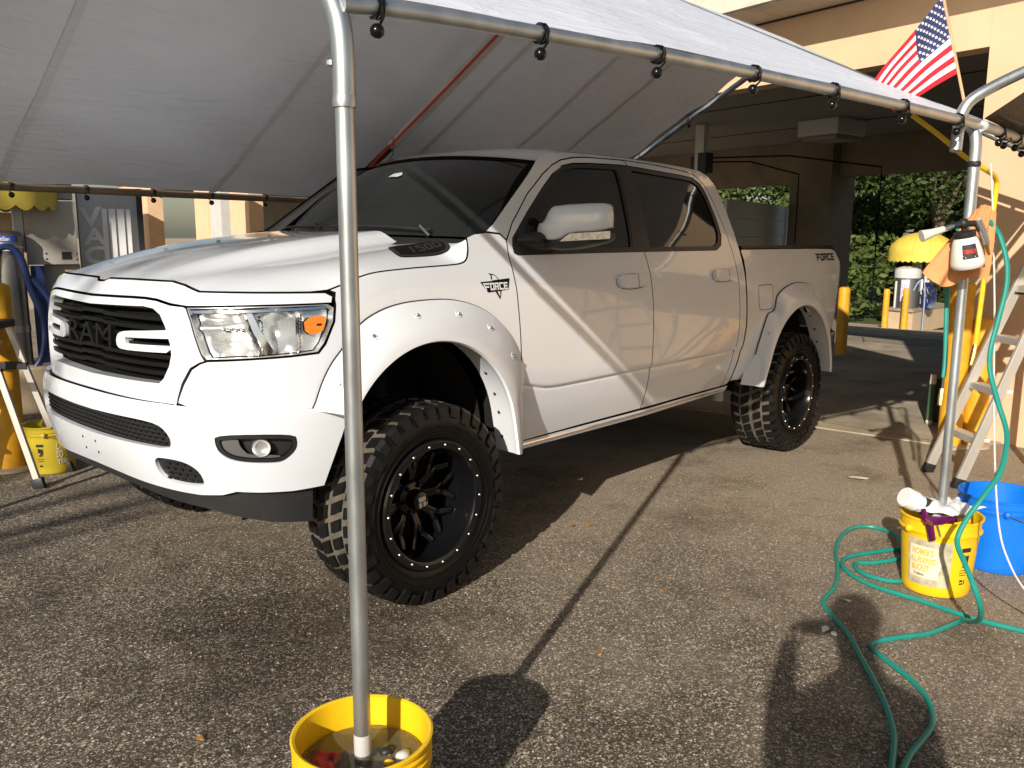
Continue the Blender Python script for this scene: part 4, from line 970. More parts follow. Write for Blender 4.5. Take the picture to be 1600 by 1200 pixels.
# left-hand bays of the same building, far along the facade
part('bay_column','tan',(28.3,30.4,0,.5,0,3.02)); part('bay_column','tan',(21.2,22.5,0,.9,0,3.02)); part('bay_wall','tan',(17.9,21.199,.05,.4,0,3.02)); part('bay_column','tan',(12.6,13.2,0,.5,0,3.02))
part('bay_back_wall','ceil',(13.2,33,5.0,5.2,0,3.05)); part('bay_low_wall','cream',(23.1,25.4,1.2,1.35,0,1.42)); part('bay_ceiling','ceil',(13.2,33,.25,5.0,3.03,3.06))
part('bay_post','white_board',(26.5,28.2,-1.4,-1.2,0,2.9)); part('bay_post','white_board',(16.65,17.5,-1.0,-.8,0,2.9))
# white plank screen wall inside the bay
scr=thing('plank_screen_wall','low white plank screen wall inside the wash bay','wall',tuple(Wb(5.0,2.4)))
p0_,p1_=Wb(5.0,2.4),Wb(6.5,5.6); dv_=(p1_-p0_); ln_=dv_.length; dv_.normalize(); nv_=Vector((-dv_.y,dv_.x,0))
for k in range(8): mb=MB(); mb.box((p0_+p1_)/2+Vector((0,0,.28+.26*k-.13)),(ln_,.05,.252),ax=(dv_,nv_,Vector((0,0,1)))); mb.build('plank','white_board',scr,sm=False)
mb=MB(); mb.box(p1_+dv_*.12+Vector((0,0,1.04)),(.24,.12,2.08),ax=(dv_,nv_,Vector((0,0,1)))); mb.build('end_post','white_board',scr,sm=False)
# wash boom post
bp_=thing('boom_post','pale steel post with swinging wash booms in the bay','post',tuple(Wb(5.1,2.0)))
c=Wb(5.1,2.0); mb=MB(); mb.box(c+Vector((0,0,1.53)),(.13,.13,3.04)); mb.build('post','white_board',bp_,sm=False)
for k,(da,db,z) in enumerate(((-.9,.9,2.45),(-1.9,1.2,2.5))):
    q=Wb(5.1+da,2.0+db); mb=MB(); mb.tube([c+Vector((0,0,z+.12)),c+(q-c)*.5+Vector((0,0,z+.12)),q+Vector((0,0,z-.05)),q+Vector((0,0,z-.35))],.010,8); mb.tube([q+Vector((0,0,z-.33)),q+Vector((0,0,.9))],.009,6); mb.build('boom','gap',bp_)
mb=MB(); mb.box(c+Vector((.03,.08,2.55)),(.2,.12,.26)); mb.box(c+Vector((-.03,-.1,2.5)),(.1,.1,.3)); mb.build('boom_bracket','trim',bp_,sm=False)
# ------------------------------------------------------------------ trees
def leafmat(name,c1,c2):
    m,nt,b=newmat(name); L=nt.links.new; n=N(nt,'ShaderNodeTexNoise',Scale=1.7,Detail=4); L(coords(nt),n.inputs['Vector'])
    r=ramp(nt,[(.3,c1),(.7,c2)]); L(n.outputs['Fac'],r.inputs[0]); L(r.outputs[0],b.inputs['Base Color']); b.inputs['Roughness'].default_value=.55; b.inputs['Specular IOR Level'].default_value=.35
    t=N(nt,'ShaderNodeBsdfTranslucent'); L(r.outputs[0],t.inputs[0]); mx=N(nt,'ShaderNodeMixShader',Fac=.28); L(b.outputs[0],mx.inputs[1]); L(t.outputs[0],mx.inputs[2]); L(mx.outputs[0],nt.nodes['Material Output'].inputs['Surface']); return m
M['leaf1']=leafmat('leaf_dark',(.035,.060,.014),(.085,.12,.030)); M['leaf2']=leafmat('leaf_light',(.07,.11,.022),(.14,.18,.05)); M['bark']=mat('bark',(.16,.12,.085),.95,var=.35,scale=10,bump=.8,bscale=25,stretch=(1,1,.3))
def leaves(name,clusters,nper,size,m,parent,seed,flatten=.8):
    rg=np.random.default_rng(seed); C_=[];
    for (c,r) in clusters:
        n=int(nper*r*r); d=rg.normal(size=(n,3)); d/=np.linalg.norm(d,axis=1)[:,None]; rad=r*(.55+.45*rg.random(n)**.5)
        C_.append(np.array(c)+d*rad[:,None]*np.array((1,1,flatten)))
    Cn=np.concatenate(C_); n=len(Cn)
    a=rg.normal(size=(n,3)); a[:,2]*=.6; a/=np.linalg.norm(a,axis=1)[:,None]; b=rg.normal(size=(n,3)); b-=a*(a*b).sum(1)[:,None]; b/=np.linalg.norm(b,axis=1)[:,None]
    s=size*(.6+.8*rg.random(n))[:,None]; V=np.stack([Cn-a*s,Cn-b*s*.45,Cn+a*s,Cn+b*s*.45],1).reshape(-1,3)-np.array(wloc(parent))
    me=bpy.data.meshes.new(name); me.from_pydata(V.tolist(),[],[(4*i,4*i+1,4*i+2,4*i+3) for i in range(n)]); return link(name,me,m,parent)
def tree(name,label,loc,h,rad,seed,m,nper=420,size=.10,group=None,cz=.62,trunk_r=.16,nclu=26,lean=(0,0)):
    rg=random.Random(seed); t=thing(name,label,'tree',loc,group=group); x,y,_=loc
    mb=MB(); z0=loc[2]; cx_,cy_=x+lean[0],y+lean[1]; top=Vector((cx_+rg.uniform(-.4,.4),cy_+rg.uniform(-.4,.4),z0+h*.72)); f=Vector((x,y,z0)).lerp(top,.45)
    mb.tube([(x,y,z0-.1),(x+(f.x-x)*.4+rg.uniform(-.1,.1),y+(f.y-y)*.4+rg.uniform(-.1,.1),(z0+f.z)*.5),f],[trunk_r*1.25,trunk_r,trunk_r*.8],9)
    for k in range(5):
        a=rg.uniform(0,6.28); e=Vector((cx_+math.cos(a)*rad*.6,cy_+math.sin(a)*rad*.6,z0+h*rg.uniform(.6,.85))); mb.tube([f,f.lerp(e,.5)+Vector((rg.uniform(-.2,.2),rg.uniform(-.2,.2),.25)),e],[trunk_r*.6,trunk_r*.4,.02],7)
    mb.build('trunk','bark',t)
    cl=[]
    for k in range(nclu):
        u=rg.uniform(-1,1); a=rg.uniform(0,6.28); q=math.sqrt(1-u*u); rr=rad*rg.uniform(.55,1.0)
        cl.append(((cx_+q*math.cos(a)*rr,cy_+q*math.sin(a)*rr,loc[2]+h*cz+u*h*(1-cz)*.92*rr/rad),rad*rg.uniform(.22,.40)))
    leaves('crown',cl,nper,size,m,t,seed); return t
TG='trees behind the wash bay'
def tz(x,y): return (x,y,TZ(x))
tree('oak_tree','tall tree with a pale forked trunk directly behind the yellow vacuum dome',tz(-25.9,-4.4),8.4,3.3,11,'leaf1',nper=300,size=.10,group=TG,cz=.66,trunk_r=.17,nclu=34)
tree('oak_tree','dark leafy tree at the left edge of the bay opening, beside the column',tz(-28.0,-9.0),8.2,3.6,12,'leaf1',nper=280,size=.105,group=TG,cz=.61,nclu=34)
tree('oak_tree','leafy tree seen just left of the galvanised pole, right of the vacuum dome',tz(-27.5,-.6),8.0,3.5,13,'leaf2',nper=280,size=.105,group=TG,cz=.62,nclu=32)
tree('oak_tree','bright leafy tree seen over the white plank screen wall',tz(-23.5,-12.5),7.0,3.4,14,'leaf2',nper=280,size=.11,group=TG,cz=.54,nclu=44)
tree('oak_tree','distant tree filling the back of the bay left of the boom post',tz(-26.5,-18.5),7.8,4.2,15,'leaf2',nper=220,size=.14,group=TG,cz=.5,nclu=52)
tree('oak_tree','tall tree whose crown rises above the roof fascia at the top of the photo',tz(-15.5,-8.3),13.0,3.0,16,'leaf2',nper=300,size=.12,cz=.78,trunk_r=.22,nclu=30,group=TG)
def bush(label,loc,h,r,seed,m='leaf2',nper=700,size=.07):
    b=thing('bush',label,'bush',loc,group='bushes along the verge'); rg=random.Random(seed); cl=[((loc[0]+rg.uniform(-r,r)*.7,loc[1]+rg.uniform(-r,r)*.7,loc[2]+h*rg.uniform(.2,.8)),r*rg.uniform(.35,.55)) for k in range(14)]
    leaves('foliage',cl,nper,size,m,b,seed)
    mb=MB()
    for k in range(4): a=rg.uniform(0,6.3); mb.tube([(loc[0],loc[1],loc[2]-.05),(loc[0]+math.cos(a)*r*.5,loc[1]+math.sin(a)*r*.5,loc[2]+h*.7)],[.03,.012],6)
    mb.build('stem','bark',b)
bush('broad bush left of the vacuum island, beside the far yellow post',tz(-24.2,-6.3),3.2,1.5,21,nper=300,size=.11)
bush('bush directly behind the vacuum island block',tz(-26.0,-3.6),2.2,1.3,22,'leaf1',nper=300,size=.10)
bush('bush right of the vacuum island, left of the hanging green hose',tz(-25.4,-1.2),2.4,1.2,23,'leaf1',nper=300,size=.10)
bush('dense bush at the foot of the bay column',tz(-25.4,-9.0),2.8,1.6,24,'leaf1',nper=300,size=.10)
# wooded backdrop: far-off mass of leaves that nobody could count
rg=random.Random(5); cl=[((-33-rg.uniform(0,3),-30+44*k/149+rg.uniform(-.5,.5),rg.uniform(-.5,11)),rg.uniform(1.4,2.4)) for k in range(150)]
wd=bpy.data.objects.new('woodland',None); 
class _D: pass
V=None
me_parent=thing('tmp',None,None); 
wo=leaves('woodland',cl,60,.42,'leaf1',me_parent,77); wo.parent=None; bpy.data.objects.remove(me_parent); tag(wo,'dark far woodland behind the nearer trees','woodland',kind='stuff')
# ================================================================== canopy over the truck
def tarpmat(name,col,tr,dark=False):
    m,nt,b=newmat(name); L=nt.links.new; co=coords(nt)
    n=N(nt,'ShaderNodeTexNoise',Scale=2.2,Detail=6); L(co,n.inputs['Vector']); r=ramp(nt,[(.3,tuple(c*.93 for c in col)),(.7,col)]); L(n.outputs['Fac'],r.inputs[0])
    L(r.outputs[0],b.inputs['Base Color']); b.inputs['Roughness'].default_value=.48; b.inputs['Specular IOR Level'].default_value=.3
    t=N(nt,'ShaderNodeBsdfTranslucent'); t.inputs[0].default_value=(*[c*.9 for c in col],1); mx=N(nt,'ShaderNodeMixShader',Fac=tr); L(b.outputs[0],mx.inputs[1]); L(t.outputs[0],mx.inputs[2]); L(mx.outputs[0],nt.nodes['Material Output'].inputs['Surface'])
    mp=N(nt,'ShaderNodeMapping'); mp.inputs['Scale'].default_value=(1.4,5,5); mp.inputs['Rotation'].default_value=(0,0,.25); L(co,mp.inputs['Vector'])
    n2=N(nt,'ShaderNodeTexNoise',Scale=2.4,Detail=5,Distortion=1.2); L(mp.outputs[0],n2.inputs['Vector'])
    bp=N(nt,'ShaderNodeBump',Strength=.38,Distance=.05); L(n2.outputs['Fac'],bp.inputs['Height']); L(bp.outputs[0],b.inputs['Normal']); L(bp.outputs[0],t.inputs['Normal'])
    return m
M['tarp']=tarpmat('white_tarpaulin',(.76,.80,.88),.07); M['seam']=tarpmat('tarpaulin_seam',(.70,.72,.77),.04); M['darktarp']=tarpmat('dark_tarpaulin',(.05,.043,.034),.0)
can=thing('canopy','white tarpaulin carport canopy on galvanised pipe frame standing over the truck','canopy',(1.246,2.183,0))
NEAR=catmull([(1.246,2.183,2.070),(.95,2.233,2.085),(-.21,2.428,2.092),(-1.676,2.674,2.060),(-3.0,2.62,2.055),(-4.42,2.50,2.06)],12)
FAR=[(1.25,-1.60,1.85),(-1.5,-1.65,1.835),(-4.42,-1.70,1.83)]
def onx(pl,x):
    for a,b in zip(pl,pl[1:]):
        if a[0]>=x>=b[0]: t=(a[0]-x)/max(1e-6,a[0]-b[0]); return Vector(a).lerp(Vector(b),t)
    return Vector(pl[0]) if x>pl[0][0] else Vector(pl[-1])
RY,RZ=.55,3.10
rgc=random.Random(3); wr=[(rgc.uniform(-4.4,1.2),rgc.uniform(0,1),rgc.uniform(.1,.35),rgc.uniform(-.022,.022)) for _ in range(60)]
def sag(x,v,near):
    # span sag between rafters plus puckers
    d=0
    for a,b in ((1.2,-1.48),(-1.48,-4.4)):
        if b<=x<=a: u=(x-a)/(b-a); d=.045*math.sin(math.pi*u)*math.sin(math.pi*v)
    for (wx,wv,ws_,wd_) in wr: d+=.6*wd_*math.exp(-((x-wx)/ws_)**2-((v-wv)/.10)**2)
    # creases fanning from the rear edge
    d+=(.014*math.sin(21*v+4*x)+.008*math.sin(43*v-6*x))*max(0,1-(x+4.4)/1.9)*(0 if near else 1)
    return d
TX0,TX1=1.198,-4.34
def slope(near):
    def f(u,v):
        x=TX0+(TX1-TX0)*u; e=onx(NEAR,x)+Vector((0,-.02,.028)) if near else onx(FAR,x)+Vector((0,.03,.03)); r=Vector((x,RY,RZ+.03)); p=r.lerp(e,v); p.x=x
        p.z-=sag(x,v,near); return p
    return f
mb=MB(); mb.grid(slope(True),84,30); mb.build('tarp_near_slope','tarp',can,ang=80)
mb=MB(); mb.grid(slope(False),84,36); mb.build('tarp_far_slope','tarp',can,ang=80)
for x in (.73,-.55,-1.9,-2.75,-3.35):
    f=slope(False); u=(x-TX0)/(TX1-TX0); w=.011/5.5
    mb=MB(); mb.grid(lambda a,b:f(u+(a-.5)*2*w*2,b)+Vector((0,-.003,-.006)),1,36); mb.build('seam','seam',can,ang=80)
def pipe(name,pts,r=.0225,par=None,m='galv',seg=14): mb=MB(); mb.tube(pts,r,seg); return mb.build(name,m,par or can)
pipe('near_eave_rail',NEAR,.0188); pipe('far_eave_rail',FAR,.022,m=mat('rusty_rail',(.20,.15,.10),.6,metal=.3,var=.3)); pipe('ridge_pole',[(1.22,RY,RZ),(-4.42,RY,RZ)])
# sleeves on the near rail
for u in (.02,.36,.72): pass
def along(p,q,t): return Vector(p).lerp(Vector(q),t)
L1b=Vector((1.246,2.183,.05)); LT=Vector((1.246,2.183,1.80)); bend=catmull([(1.246,2.183,1.87),(1.246,2.183,1.97),(1.247,2.172,2.045),(1.248,2.125,2.115),(1.249,2.01,2.19),(1.25,1.80,2.305)],8)
leg=pipe('front_leg',[L1b,(1.246,2.183,1.90)],.0205)
pipe('leg_elbow',bend,.0240); mb=MB(); mb.lathe([(.0245,-.012),(.0262,0),(.0245,.012)],(1.246,2.183,1.875),(0,0,1),16); mb.build('elbow_collar','galv',can)
mb=MB(); mb.lathe([(0,.012),(.008,.012),(.010,.004),(.010,0)],(1.258,2.163,1.955),(.5,-.85,0),6); mb.tube([(1.258,2.163,1.955),(1.234,2.203,1.955)],.004,6); mb.build('elbow_bolt','steel',can)
pipe('front_rafter',[(1.25,1.80,2.305),(1.25,RY,RZ)],.0195); pipe('front_rafter',[(1.25,RY,RZ),FAR[0]],.024)
# paint-white splash of filler where the leg leaves the water
mb=MB(); mb.lathe([(.0210,.352),(.0214,.38),(.0210,.405)],(1.246,2.183,0),(0,0,1),14); mb.build('leg_tape','white_board',can)
pipe('mid_leg',[(-1.676,2.674,.05),(-1.676,2.674,1.70)],.0205); pipe('leg_sleeve',[(-1.676,2.674,1.55),(-1.676,2.674,1.92)],.0240)
pipe('leg_elbow',catmull([(-1.676,2.674,1.90),(-1.676,2.673,1.99),(-1.68,2.655,2.045),(-1.685,2.60,2.085),(-1.69,2.50,2.14)],6),.0240)
mb=MB(); mb.tube([(-1.71,2.655,1.90),(-1.64,2.69,1.90)],.008,8); mb.lathe([(.0245,-.012),(.0275,0),(.0245,.012)],(-1.676,2.674,1.90),(0,0,1),14); mb.build('clamp','trim',can)
# mid rafter on the far slope: white box section, red strap, black lower half
q0,q1=Vector((-1.45,RY,RZ-.03)),Vector((-1.5,-1.62,1.84)); sl_=(q1-q0).normalized()
mb=MB(); c0=q0.lerp(q1,.0);c1=q0.lerp(q1,.66); mb.box((c0+c1)/2+Vector((0,0,-.075)),((c1-c0).length,.05,.05),ax=(sl_,Vector((1,0,0)),sl_.cross(Vector((1,0,0))))); mb.build('mid_rafter','white_board',can,sm=False)
pipe('mid_rafter_tail',[q0.lerp(q1,.64)+Vector((0,0,-.075)),q1+Vector((0,0,-.03))],.024,m='trim')
mb=MB(); mb.tube([q0+Vector((.045,0,-.105)),q0.lerp(q1,.35)+Vector((.045,0,-.105)),q0.lerp(q1,.7)+Vector((.06,0,-.105)),q0.lerp(q1,.97)+Vector((.05,0,-.1))],.008,6); mb.build('strap',mat('red_strap',(.50,.05,.02),.6),can)
mb=MB(); e_=q0.lerp(q1,.64); mb.tube([e_+Vector((.03,0,-.05)),e_+Vector((.05,.02,-.16)),e_+Vector((.07,0,-.20))],.003,5); mb.build('loose_wire','trim',can)
pipe('mid_rafter',[(-1.69,2.50,2.14),(-1.5,RY,RZ)],.025)
pipe('rear_rafter',[NEAR[-1],(-4.42,RY,RZ)],.024); pipe('rear_rafter',[(-4.42,RY,RZ),FAR[-1]],.024)
for p in (NEAR[-1],FAR[0],FAR[1],FAR[2]): pipe('leg',[(p[0],p[1],.02),(p[0],p[1],p[2])],.025)
# ball bungees
bg=MB(); 
def bungee(p,ax=(1,0,0),drop=.06):
    mb=MB(); p=Vector(p); d=Vector(ax).normalized(); s=d.cross(Vector((0,0,1))).normalized(); 
    for o in (-.006,.006): mb.tube([p+d*o+(s*math.cos(t)+Vector((0,0,1))*math.sin(t))*.0235 for t in [k/12*2*math.pi for k in range(12)]],.0035,5,closed=True)
    mb.tube([p+s*.024+Vector((0,0,.015)),p+s*.028+Vector((0,0,-.025)),p+Vector((0,0,-.028-drop*.3))],.0035,5); mb.ball(p+Vector((0,0,-.030-.018)),.0165,12); return mb.build('ball_bungee','gloss',can,loc=p)
An,Mn=NEAR[0],(-1.676,2.674,2.06)
for u in (.028,.184,.328,.476,.622,.774,.926):
    x=1.246+u*(-1.676-1.246); p=onx(NEAR,x); bungee(p,(-.985,.165,0))
for u in (.104,.176,.248,.318,.39,.456): p=Vector(FAR[0]).lerp(Vector(FAR[2]),u); p=onx(FAR,p.x); b=bungee(p+Vector((0,0,.005)),(1,0,0)); 
for k in (.15,.4,.62,.8): p=Vector((-4.42,RY,RZ)).lerp(Vector(FAR[2]),k); bungee(p+Vector((.0,0,0)),(0,-.87,-.5))
for k in (.2,.45,.7,.92): p=Vector((-4.42,RY,RZ)).lerp(Vector(NEAR[-1]),k); bungee(p,(0,.87,-.5))
for x in (-2.1,-2.6,-3.1,-3.6): bungee(onx(NEAR,x),(-1,-.04,0))
# ------------------------------------------------------------------ second canopy to the right
can2=thing('neighbouring_canopy','dark tarpaulin canopy with bent galvanised rafter at the right edge','canopy',(-1.6,2.63,0))
pipe('rafter',catmull([(-1.563,2.627,1.949),(-1.580,2.625,2.03),(-1.598,2.627,2.096),(-1.619,2.651,2.153),(-1.665,2.705,2.201),(-1.741,2.79,2.258),(-1.837,2.882,2.316)],5)+[(-1.30,3.65,2.71),(-.60,4.68,3.26)],.0240,can2)
def t2(u,v):
    x=-1.80+1.25*v-(4.0+1.25*v)*u; p=Vector((x,2.665,2.10)).lerp(Vector((x,4.7,3.20)),v); p.z-=.05*math.sin(math.pi*v)*math.sin(math.pi*min(1,u*1.2))+.012*math.sin(9*v+7*u); return p  # front edge, out of view, shaped forward to throw shade on the wall
mb=MB(); mb.grid(t2,30,16); mb.build('tarp','darktarp',can2,ang=80)
pipe('eave_rail',[(-1.69,2.69,2.058),(-5.9,2.72,2.05)],.0225,can2); pipe('ridge_pole',[(-.5,4.7,3.24),(-5.9,4.7,3.22)],.0225,can2); pipe('leg',[(-5.85,2.76,0),(-5.85,2.76,2.05)],.026,can2)
for x in (-1.95,-2.25,-2.6,-3.0):
    b=bungee((x,2.695,2.056),(-1,0,0)); b.parent=can2; b.location=Vector((x,2.695,2.056))-wloc(can2)
for dx in (0,.03):
    mb=MB(); mb.tube([(-2.3-dx,2.78,2.03),(-2.32-dx,2.80,1.85),(-2.30-dx*2,2.77,1.70)],.0022,5); mb.build('loose_cord','trim',can2)
# ================================================================== buckets
def bucketmat(name,c): return mat(name,c,.38,var=.05,scale=10,rvar=.12,dirt=tuple(x*.55 for x in c),dscale=14,damt=.25)
M['byellow']=bucketmat('yellow_bucket',(.86,.54,.012)); M['bblue']=bucketmat('blue_bucket',(.006,.17,.72)); M['bdull']=bucketmat('dull_yellow_bucket',(.55,.42,.03))
def bucket(label,loc,r,h,m,handle=True,tilt=None,ribs=3):
    t=thing('bucket',label,'bucket',loc,group='buckets'); x,y,z=loc; rb=r*.86
    prof=[(0.0,.006),(rb*.97,.004),(rb,.012)]+[(rb+(r-rb)*k/10*.93,.012+(h-.012)*k/10*.80) for k in range(1,11)]
    zz=h*.80; rr=rb+(r-rb)*.93
    for k in range(ribs): prof+=[(rr+.001,zz+.004),(rr+.010,zz+.006),(rr+.010,zz+.010),(rr+.002,zz+.013)]; zz+=h*.055
    prof+=[(rr+.004,h-.012),(rr+.012,h-.010),(rr+.013,h-.002),(rr+.008,h),(rr+.001,h-.003),(rr-.004,h*.75),(rb-.008,.02),(0,.016)]
    mb=MB(); mb.lathe(prof,(x,y,z),(0,0,1),48); mb.build('tub',m,t,ang=45)
    if handle:
        an0=handle if isinstance(handle,float) else .6; d=Vector((math.cos(an0),math.sin(an0),0)); s=Vector((-d.y,d.x,0))
        mb=MB(); c=Vector((x,y,z+h*.84)); R0=rr+.018
        mb.tube([c+d*R0*math.cos(a)+(s*.93+Vector((0,0,-.36)))*R0*math.sin(a) for a in [math.pi*k/14 for k in range(15)]],.0025,6); mb.build('handle','steel',t)
        mb=MB()
        for sg in (1,-1): mb.ball(c+d*(rr+.010)*sg,.018,10)
        mb.build('handle_lug',m,t)
    return t
# foreground bucket with water and rags, the front leg stands in it
B1=bucket('yellow bucket in the foreground filled with murky water and rags',(1.246,2.183,0),.160,.41,'byellow',handle=False)
def watermat():
    m,nt,b=newmat('murky_water'); b.inputs['Base Color'].default_value=(.55,.50,.33,1); b.inputs['Transmission Weight'].default_value=.85; b.inputs['Roughness'].default_value=.02; b.inputs['IOR'].default_value=1.33
    L=nt.links.new; n=N(nt,'ShaderNodeTexNoise',Scale=9,Detail=2); L(coords(nt),n.inputs['Vector']); bp=N(nt,'ShaderNodeBump',Strength=.06,Distance=.01); L(n.outputs['Fac'],bp.inputs['Height']); L(bp.outputs[0],b.inputs['Normal']); return m
M['water']=watermat()
mb=MB(); mb.lathe([(.0,.335),(.146,.335)],(1.246,2.183,0),(0,0,1),40); w_=mb.build('water','water',None); w_.parent=None; tag(w_,kind='structure')
def rag(name,label,c,rx,ry,hz,seed,m,cat='rag',n=22,rot=0,lift=.0):
    rg=np.random.default_rng(seed); ph=rg.random((6,3))*6.28; fr=rg.uniform(2.5,7,(6,2))
    def f(u,v):
        a=(u-.5)*2;b=(v-.5)*2; w=sum(math.sin(fr[k][0]*a+fr[k][1]*b*(1 if k%2 else -1)+ph[k][0]) for k in range(6))/6
        e=1-max(abs(a),abs(b))**3; x=rx*a*(1+.18*math.sin(3*b+ph[0][1]))+.02*w; y=ry*b*(1+.18*math.sin(3.3*a+ph[1][1])); z=hz*(e*.8+w*.75)
        ca,sa=math.cos(rot),math.sin(rot); return Vector((c[0]+x*ca-y*sa,c[1]+x*sa+y*ca,c[2]+z+lift*a))
    mb=MB(); mb.grid(f,n,n); o=mb.build(name,m,None,ang=80,loc=c); tag(o,label,cat); return o
M['redrag']=mat('red_rag',(.62,.06,.04),.85,var=.25,scale=30,bump=.5,bscale=220); M['whiterag']=mat('white_rag',(.70,.70,.72),.9,var=.1,scale=25,bump=.4,bscale=220); M['orangerag']=mat('orange_cloth',(.72,.32,.13),.9,var=.08,scale=25,bump=.5,bscale=260); M['brownrag']=mat('brown_rag',(.11,.045,.022),.8,var=.2,scale=18)
M['sludge']=mat('sludge',(.16,.11,.03),.6,var=.7,scale=26,bump=.8,bscale=40)
rag('rag','crumpled red rag floating in the foreground bucket',(1.315,2.120,.325),.052,.034,.022,4,'redrag',rot=.9)
rag('rag','olive sludge-soaked rag at the back of the foreground bucket',(1.19,2.17,.305),.10,.085,.03,9,'sludge',rot=.3)
for k,(dx,dy,r_,lb,mm) in enumerate(((-.075,.062,.020,'pale stone in the foreground bucket right of the pole','white_board'),(-.058,.020,.020,'dark stone in the foreground bucket behind the pole','trim'),(-.03,.06,.013,'small yellow stone beside the pole in the foreground bucket','byellow'))):
    mb=MB(); mb.ball((0,0,0),1,14,(r_,r_*.8,r_*.6)); 
    mb.v=[tuple(np.array(v)*(1+.12*math.sin(v[0]*190+v[1]*130+k))) for v in mb.v]; o=mb.build('stone',mm,None,ang=80); o.location=(1.246+dx,2.183+dy,.336); tag(o,lb,'stone')
# right yellow bucket with worn paper label
B2=bucket('yellow bucket with a peeling white label and rags on top, holding the right pole',(-1.676,2.674,0),.165,.36,'byellow',handle=2.6,ribs=1)
camaz=math.atan2(CAMLOC.y-2.674,CAMLOC.x+1.676)
def bk(r,h,a0,a1,z0,z1,cx,cy,rb=.86):
    def f(x,y):
        a=camaz+a0+(a1-a0)*x; z=z0+(z1-z0)*y; rr=(r*rb+(r-r*rb)*.93*min(1,(z-.012)/(h*.80)))+.0015; return Vector((cx+rr*math.cos(a),cy+rr*math.sin(a),z))
    return f
lf=bk(.165,.36,-.85,.38,.05,.265,-1.676,2.674)
M['oldlabel']=mat('scuffed_label',(.46,.41,.28),.8,var=.25,scale=40); M['paper']=mat('paper_label',(.78,.70,.48),.7,var=.08,scale=30); M['lettering']=mat('yellow_print',(.70,.42,.03),.6,var=.15,scale=60); M['blackprint']=mat('black_print',(.03,.025,.02),.6)
mb=MB(); mb.grid(lambda u,v:lf(u,v),24,6); lab=mb.build('scuffed_patch','oldlabel',B2)
lf2=bk(.165,.36,-.78,.10,.085,.235,-1.676,2.674); mb=MB(); mb.grid(lambda u,v:lf2(u*(1-.06*math.sin(v*9)),v)+Vector((math.cos(camaz),math.sin(camaz),0))*.001,20,6); pl=mb.build('paper_label','paper',B2)
for k,(tx,x0,x1,y0,y1,mm) in enumerate((("HOMER'S",.12,.78,.72,.93,'lettering'),('ALL-PURPOSE',.06,.86,.47,.66,'lettering'),('BUCKET',.12,.68,.22,.42,'lettering'),('5 Gallons',.18,.52,.07,.16,'blackprint'))):
    V,F=text_mesh(tx,1,.02); decal('label_lettering',(V,F),(lambda x,y,x0=x0,x1=x1,y0=y0,y1=y1:lf2(x0+(x1-x0)*x,y0+(y1-y0)*y)),mm,pl,off=.003,depth=0,ref=Vector((-1.676,2.674,.18)))
lf3=bk(.165,.36,.62,.95,.06,.25,-1.676,2.674)
def mark(strokes,fn,parent,name='printed_mark'):
    for st_ in strokes: decal(name,rects([st_]),lambda x,y:fn(x,y),'blackprint',parent,off=.001,depth=0,ref=Vector((-1.676,2.674,.18)))
mark([(.05,.86,.95,.97),(.2,.62,.45,.80),(.5,.55,.85,.78),(.3,.48,.7,.55),(.1,.28,.8,.30),(.1,.34,.85,.36),(.1,.40,.8,.42),(.2,.05,.6,.09),(.2,.12,.55,.17),(.68,.05,.78,.17)],lf3,B2)
# blue bucket
B3=bucket('bright blue bucket standing behind the yellow labelled bucket',(-2.18,2.81,0),.185,.37,'bblue',handle=.35,ribs=2)
# things lying on the labelled bucket
bot=thing('spray_bottle','white plastic bottle with dark label lying on top of the labelled bucket','bottle',(-1.60,2.60,.40)); ax_=Vector((.55,-.45,.35)).normalized(); c=Vector((-1.60,2.60,.40))
mb=MB(); mb.lathe([(0,-.10),(.034,-.10),(.040,-.092),(.040,.02),(.036,.045),(.030,.055)],c,ax_,24); mb.build('bottle_body',mat('pale_blue_plastic',(.62,.74,.78),.35,var=.05),bot)
mb=MB(); mb.lathe([(.0405,.025),(.046,.03),(.046,.085),(.040,.092),(0,.092)],c,ax_,24); mb.build('bottle_cap',mat('white_plastic',(.78,.77,.74),.35,var=.03),bot)
mb=MB(); mb.lathe([(.0408,-.06),(.0408,.0)],c,ax_,24); mb.build('bottle_label','blackprint',bot)
rag('rag','white cloth draped over the labelled bucket',(-1.66,2.66,.385),.095,.085,.035,31,'whiterag',rot=.4)
rag('rag','grey-white cloth hanging over the back rim of the labelled bucket',(-1.73,2.72,.38),.08,.07,.03,33,'whiterag',rot=1.2)
gun=thing('paint_gun','metallic purple paint spray gun hung on the labelled bucket rim','spray gun',(-1.55,2.76,.36))
M['purple']=mat('purple_anodised',(.20,.02,.16),.25,metal=.7,var=.1); M['brass']=mat('brass',(.55,.38,.14),.3,metal=1,var=.15)
g0=Vector((-1.50,2.70,.37)); rtv=Vector((rt.x,rt.y,0)).normalized()
mb=MB(); mb.box(g0,(.10,.028,.035),ax=(rtv,Vector((-rtv.y,rtv.x,0)),Vector((0,0,1))),bev=.006); mb.tube([g0-rtv*.045+Vector((0,0,.005)),g0-rtv*.06+Vector((0,0,.05))],[.016,.011],10); mb.tube([g0-rtv*.03,g0-rtv*.015+Vector((.01,.01,-.085))],[.017,.014],10); mb.tube([g0+rtv*.01,g0+rtv*.085+Vector((0,0,.008))],[.019,.012],12); mb.build('gun_body','purple',gun)
mb=MB(); mb.tube([g0+rtv*.085+Vector((0,0,.008)),g0+rtv*.115+Vector((0,0,.01))],[.016,.011],10); mb.tube([g0-rtv*.045+Vector((.012,.012,.0)),g0-rtv*.045+Vector((.03,.03,.0))],.010,10); mb.build('gun_fittings','brass',gun)
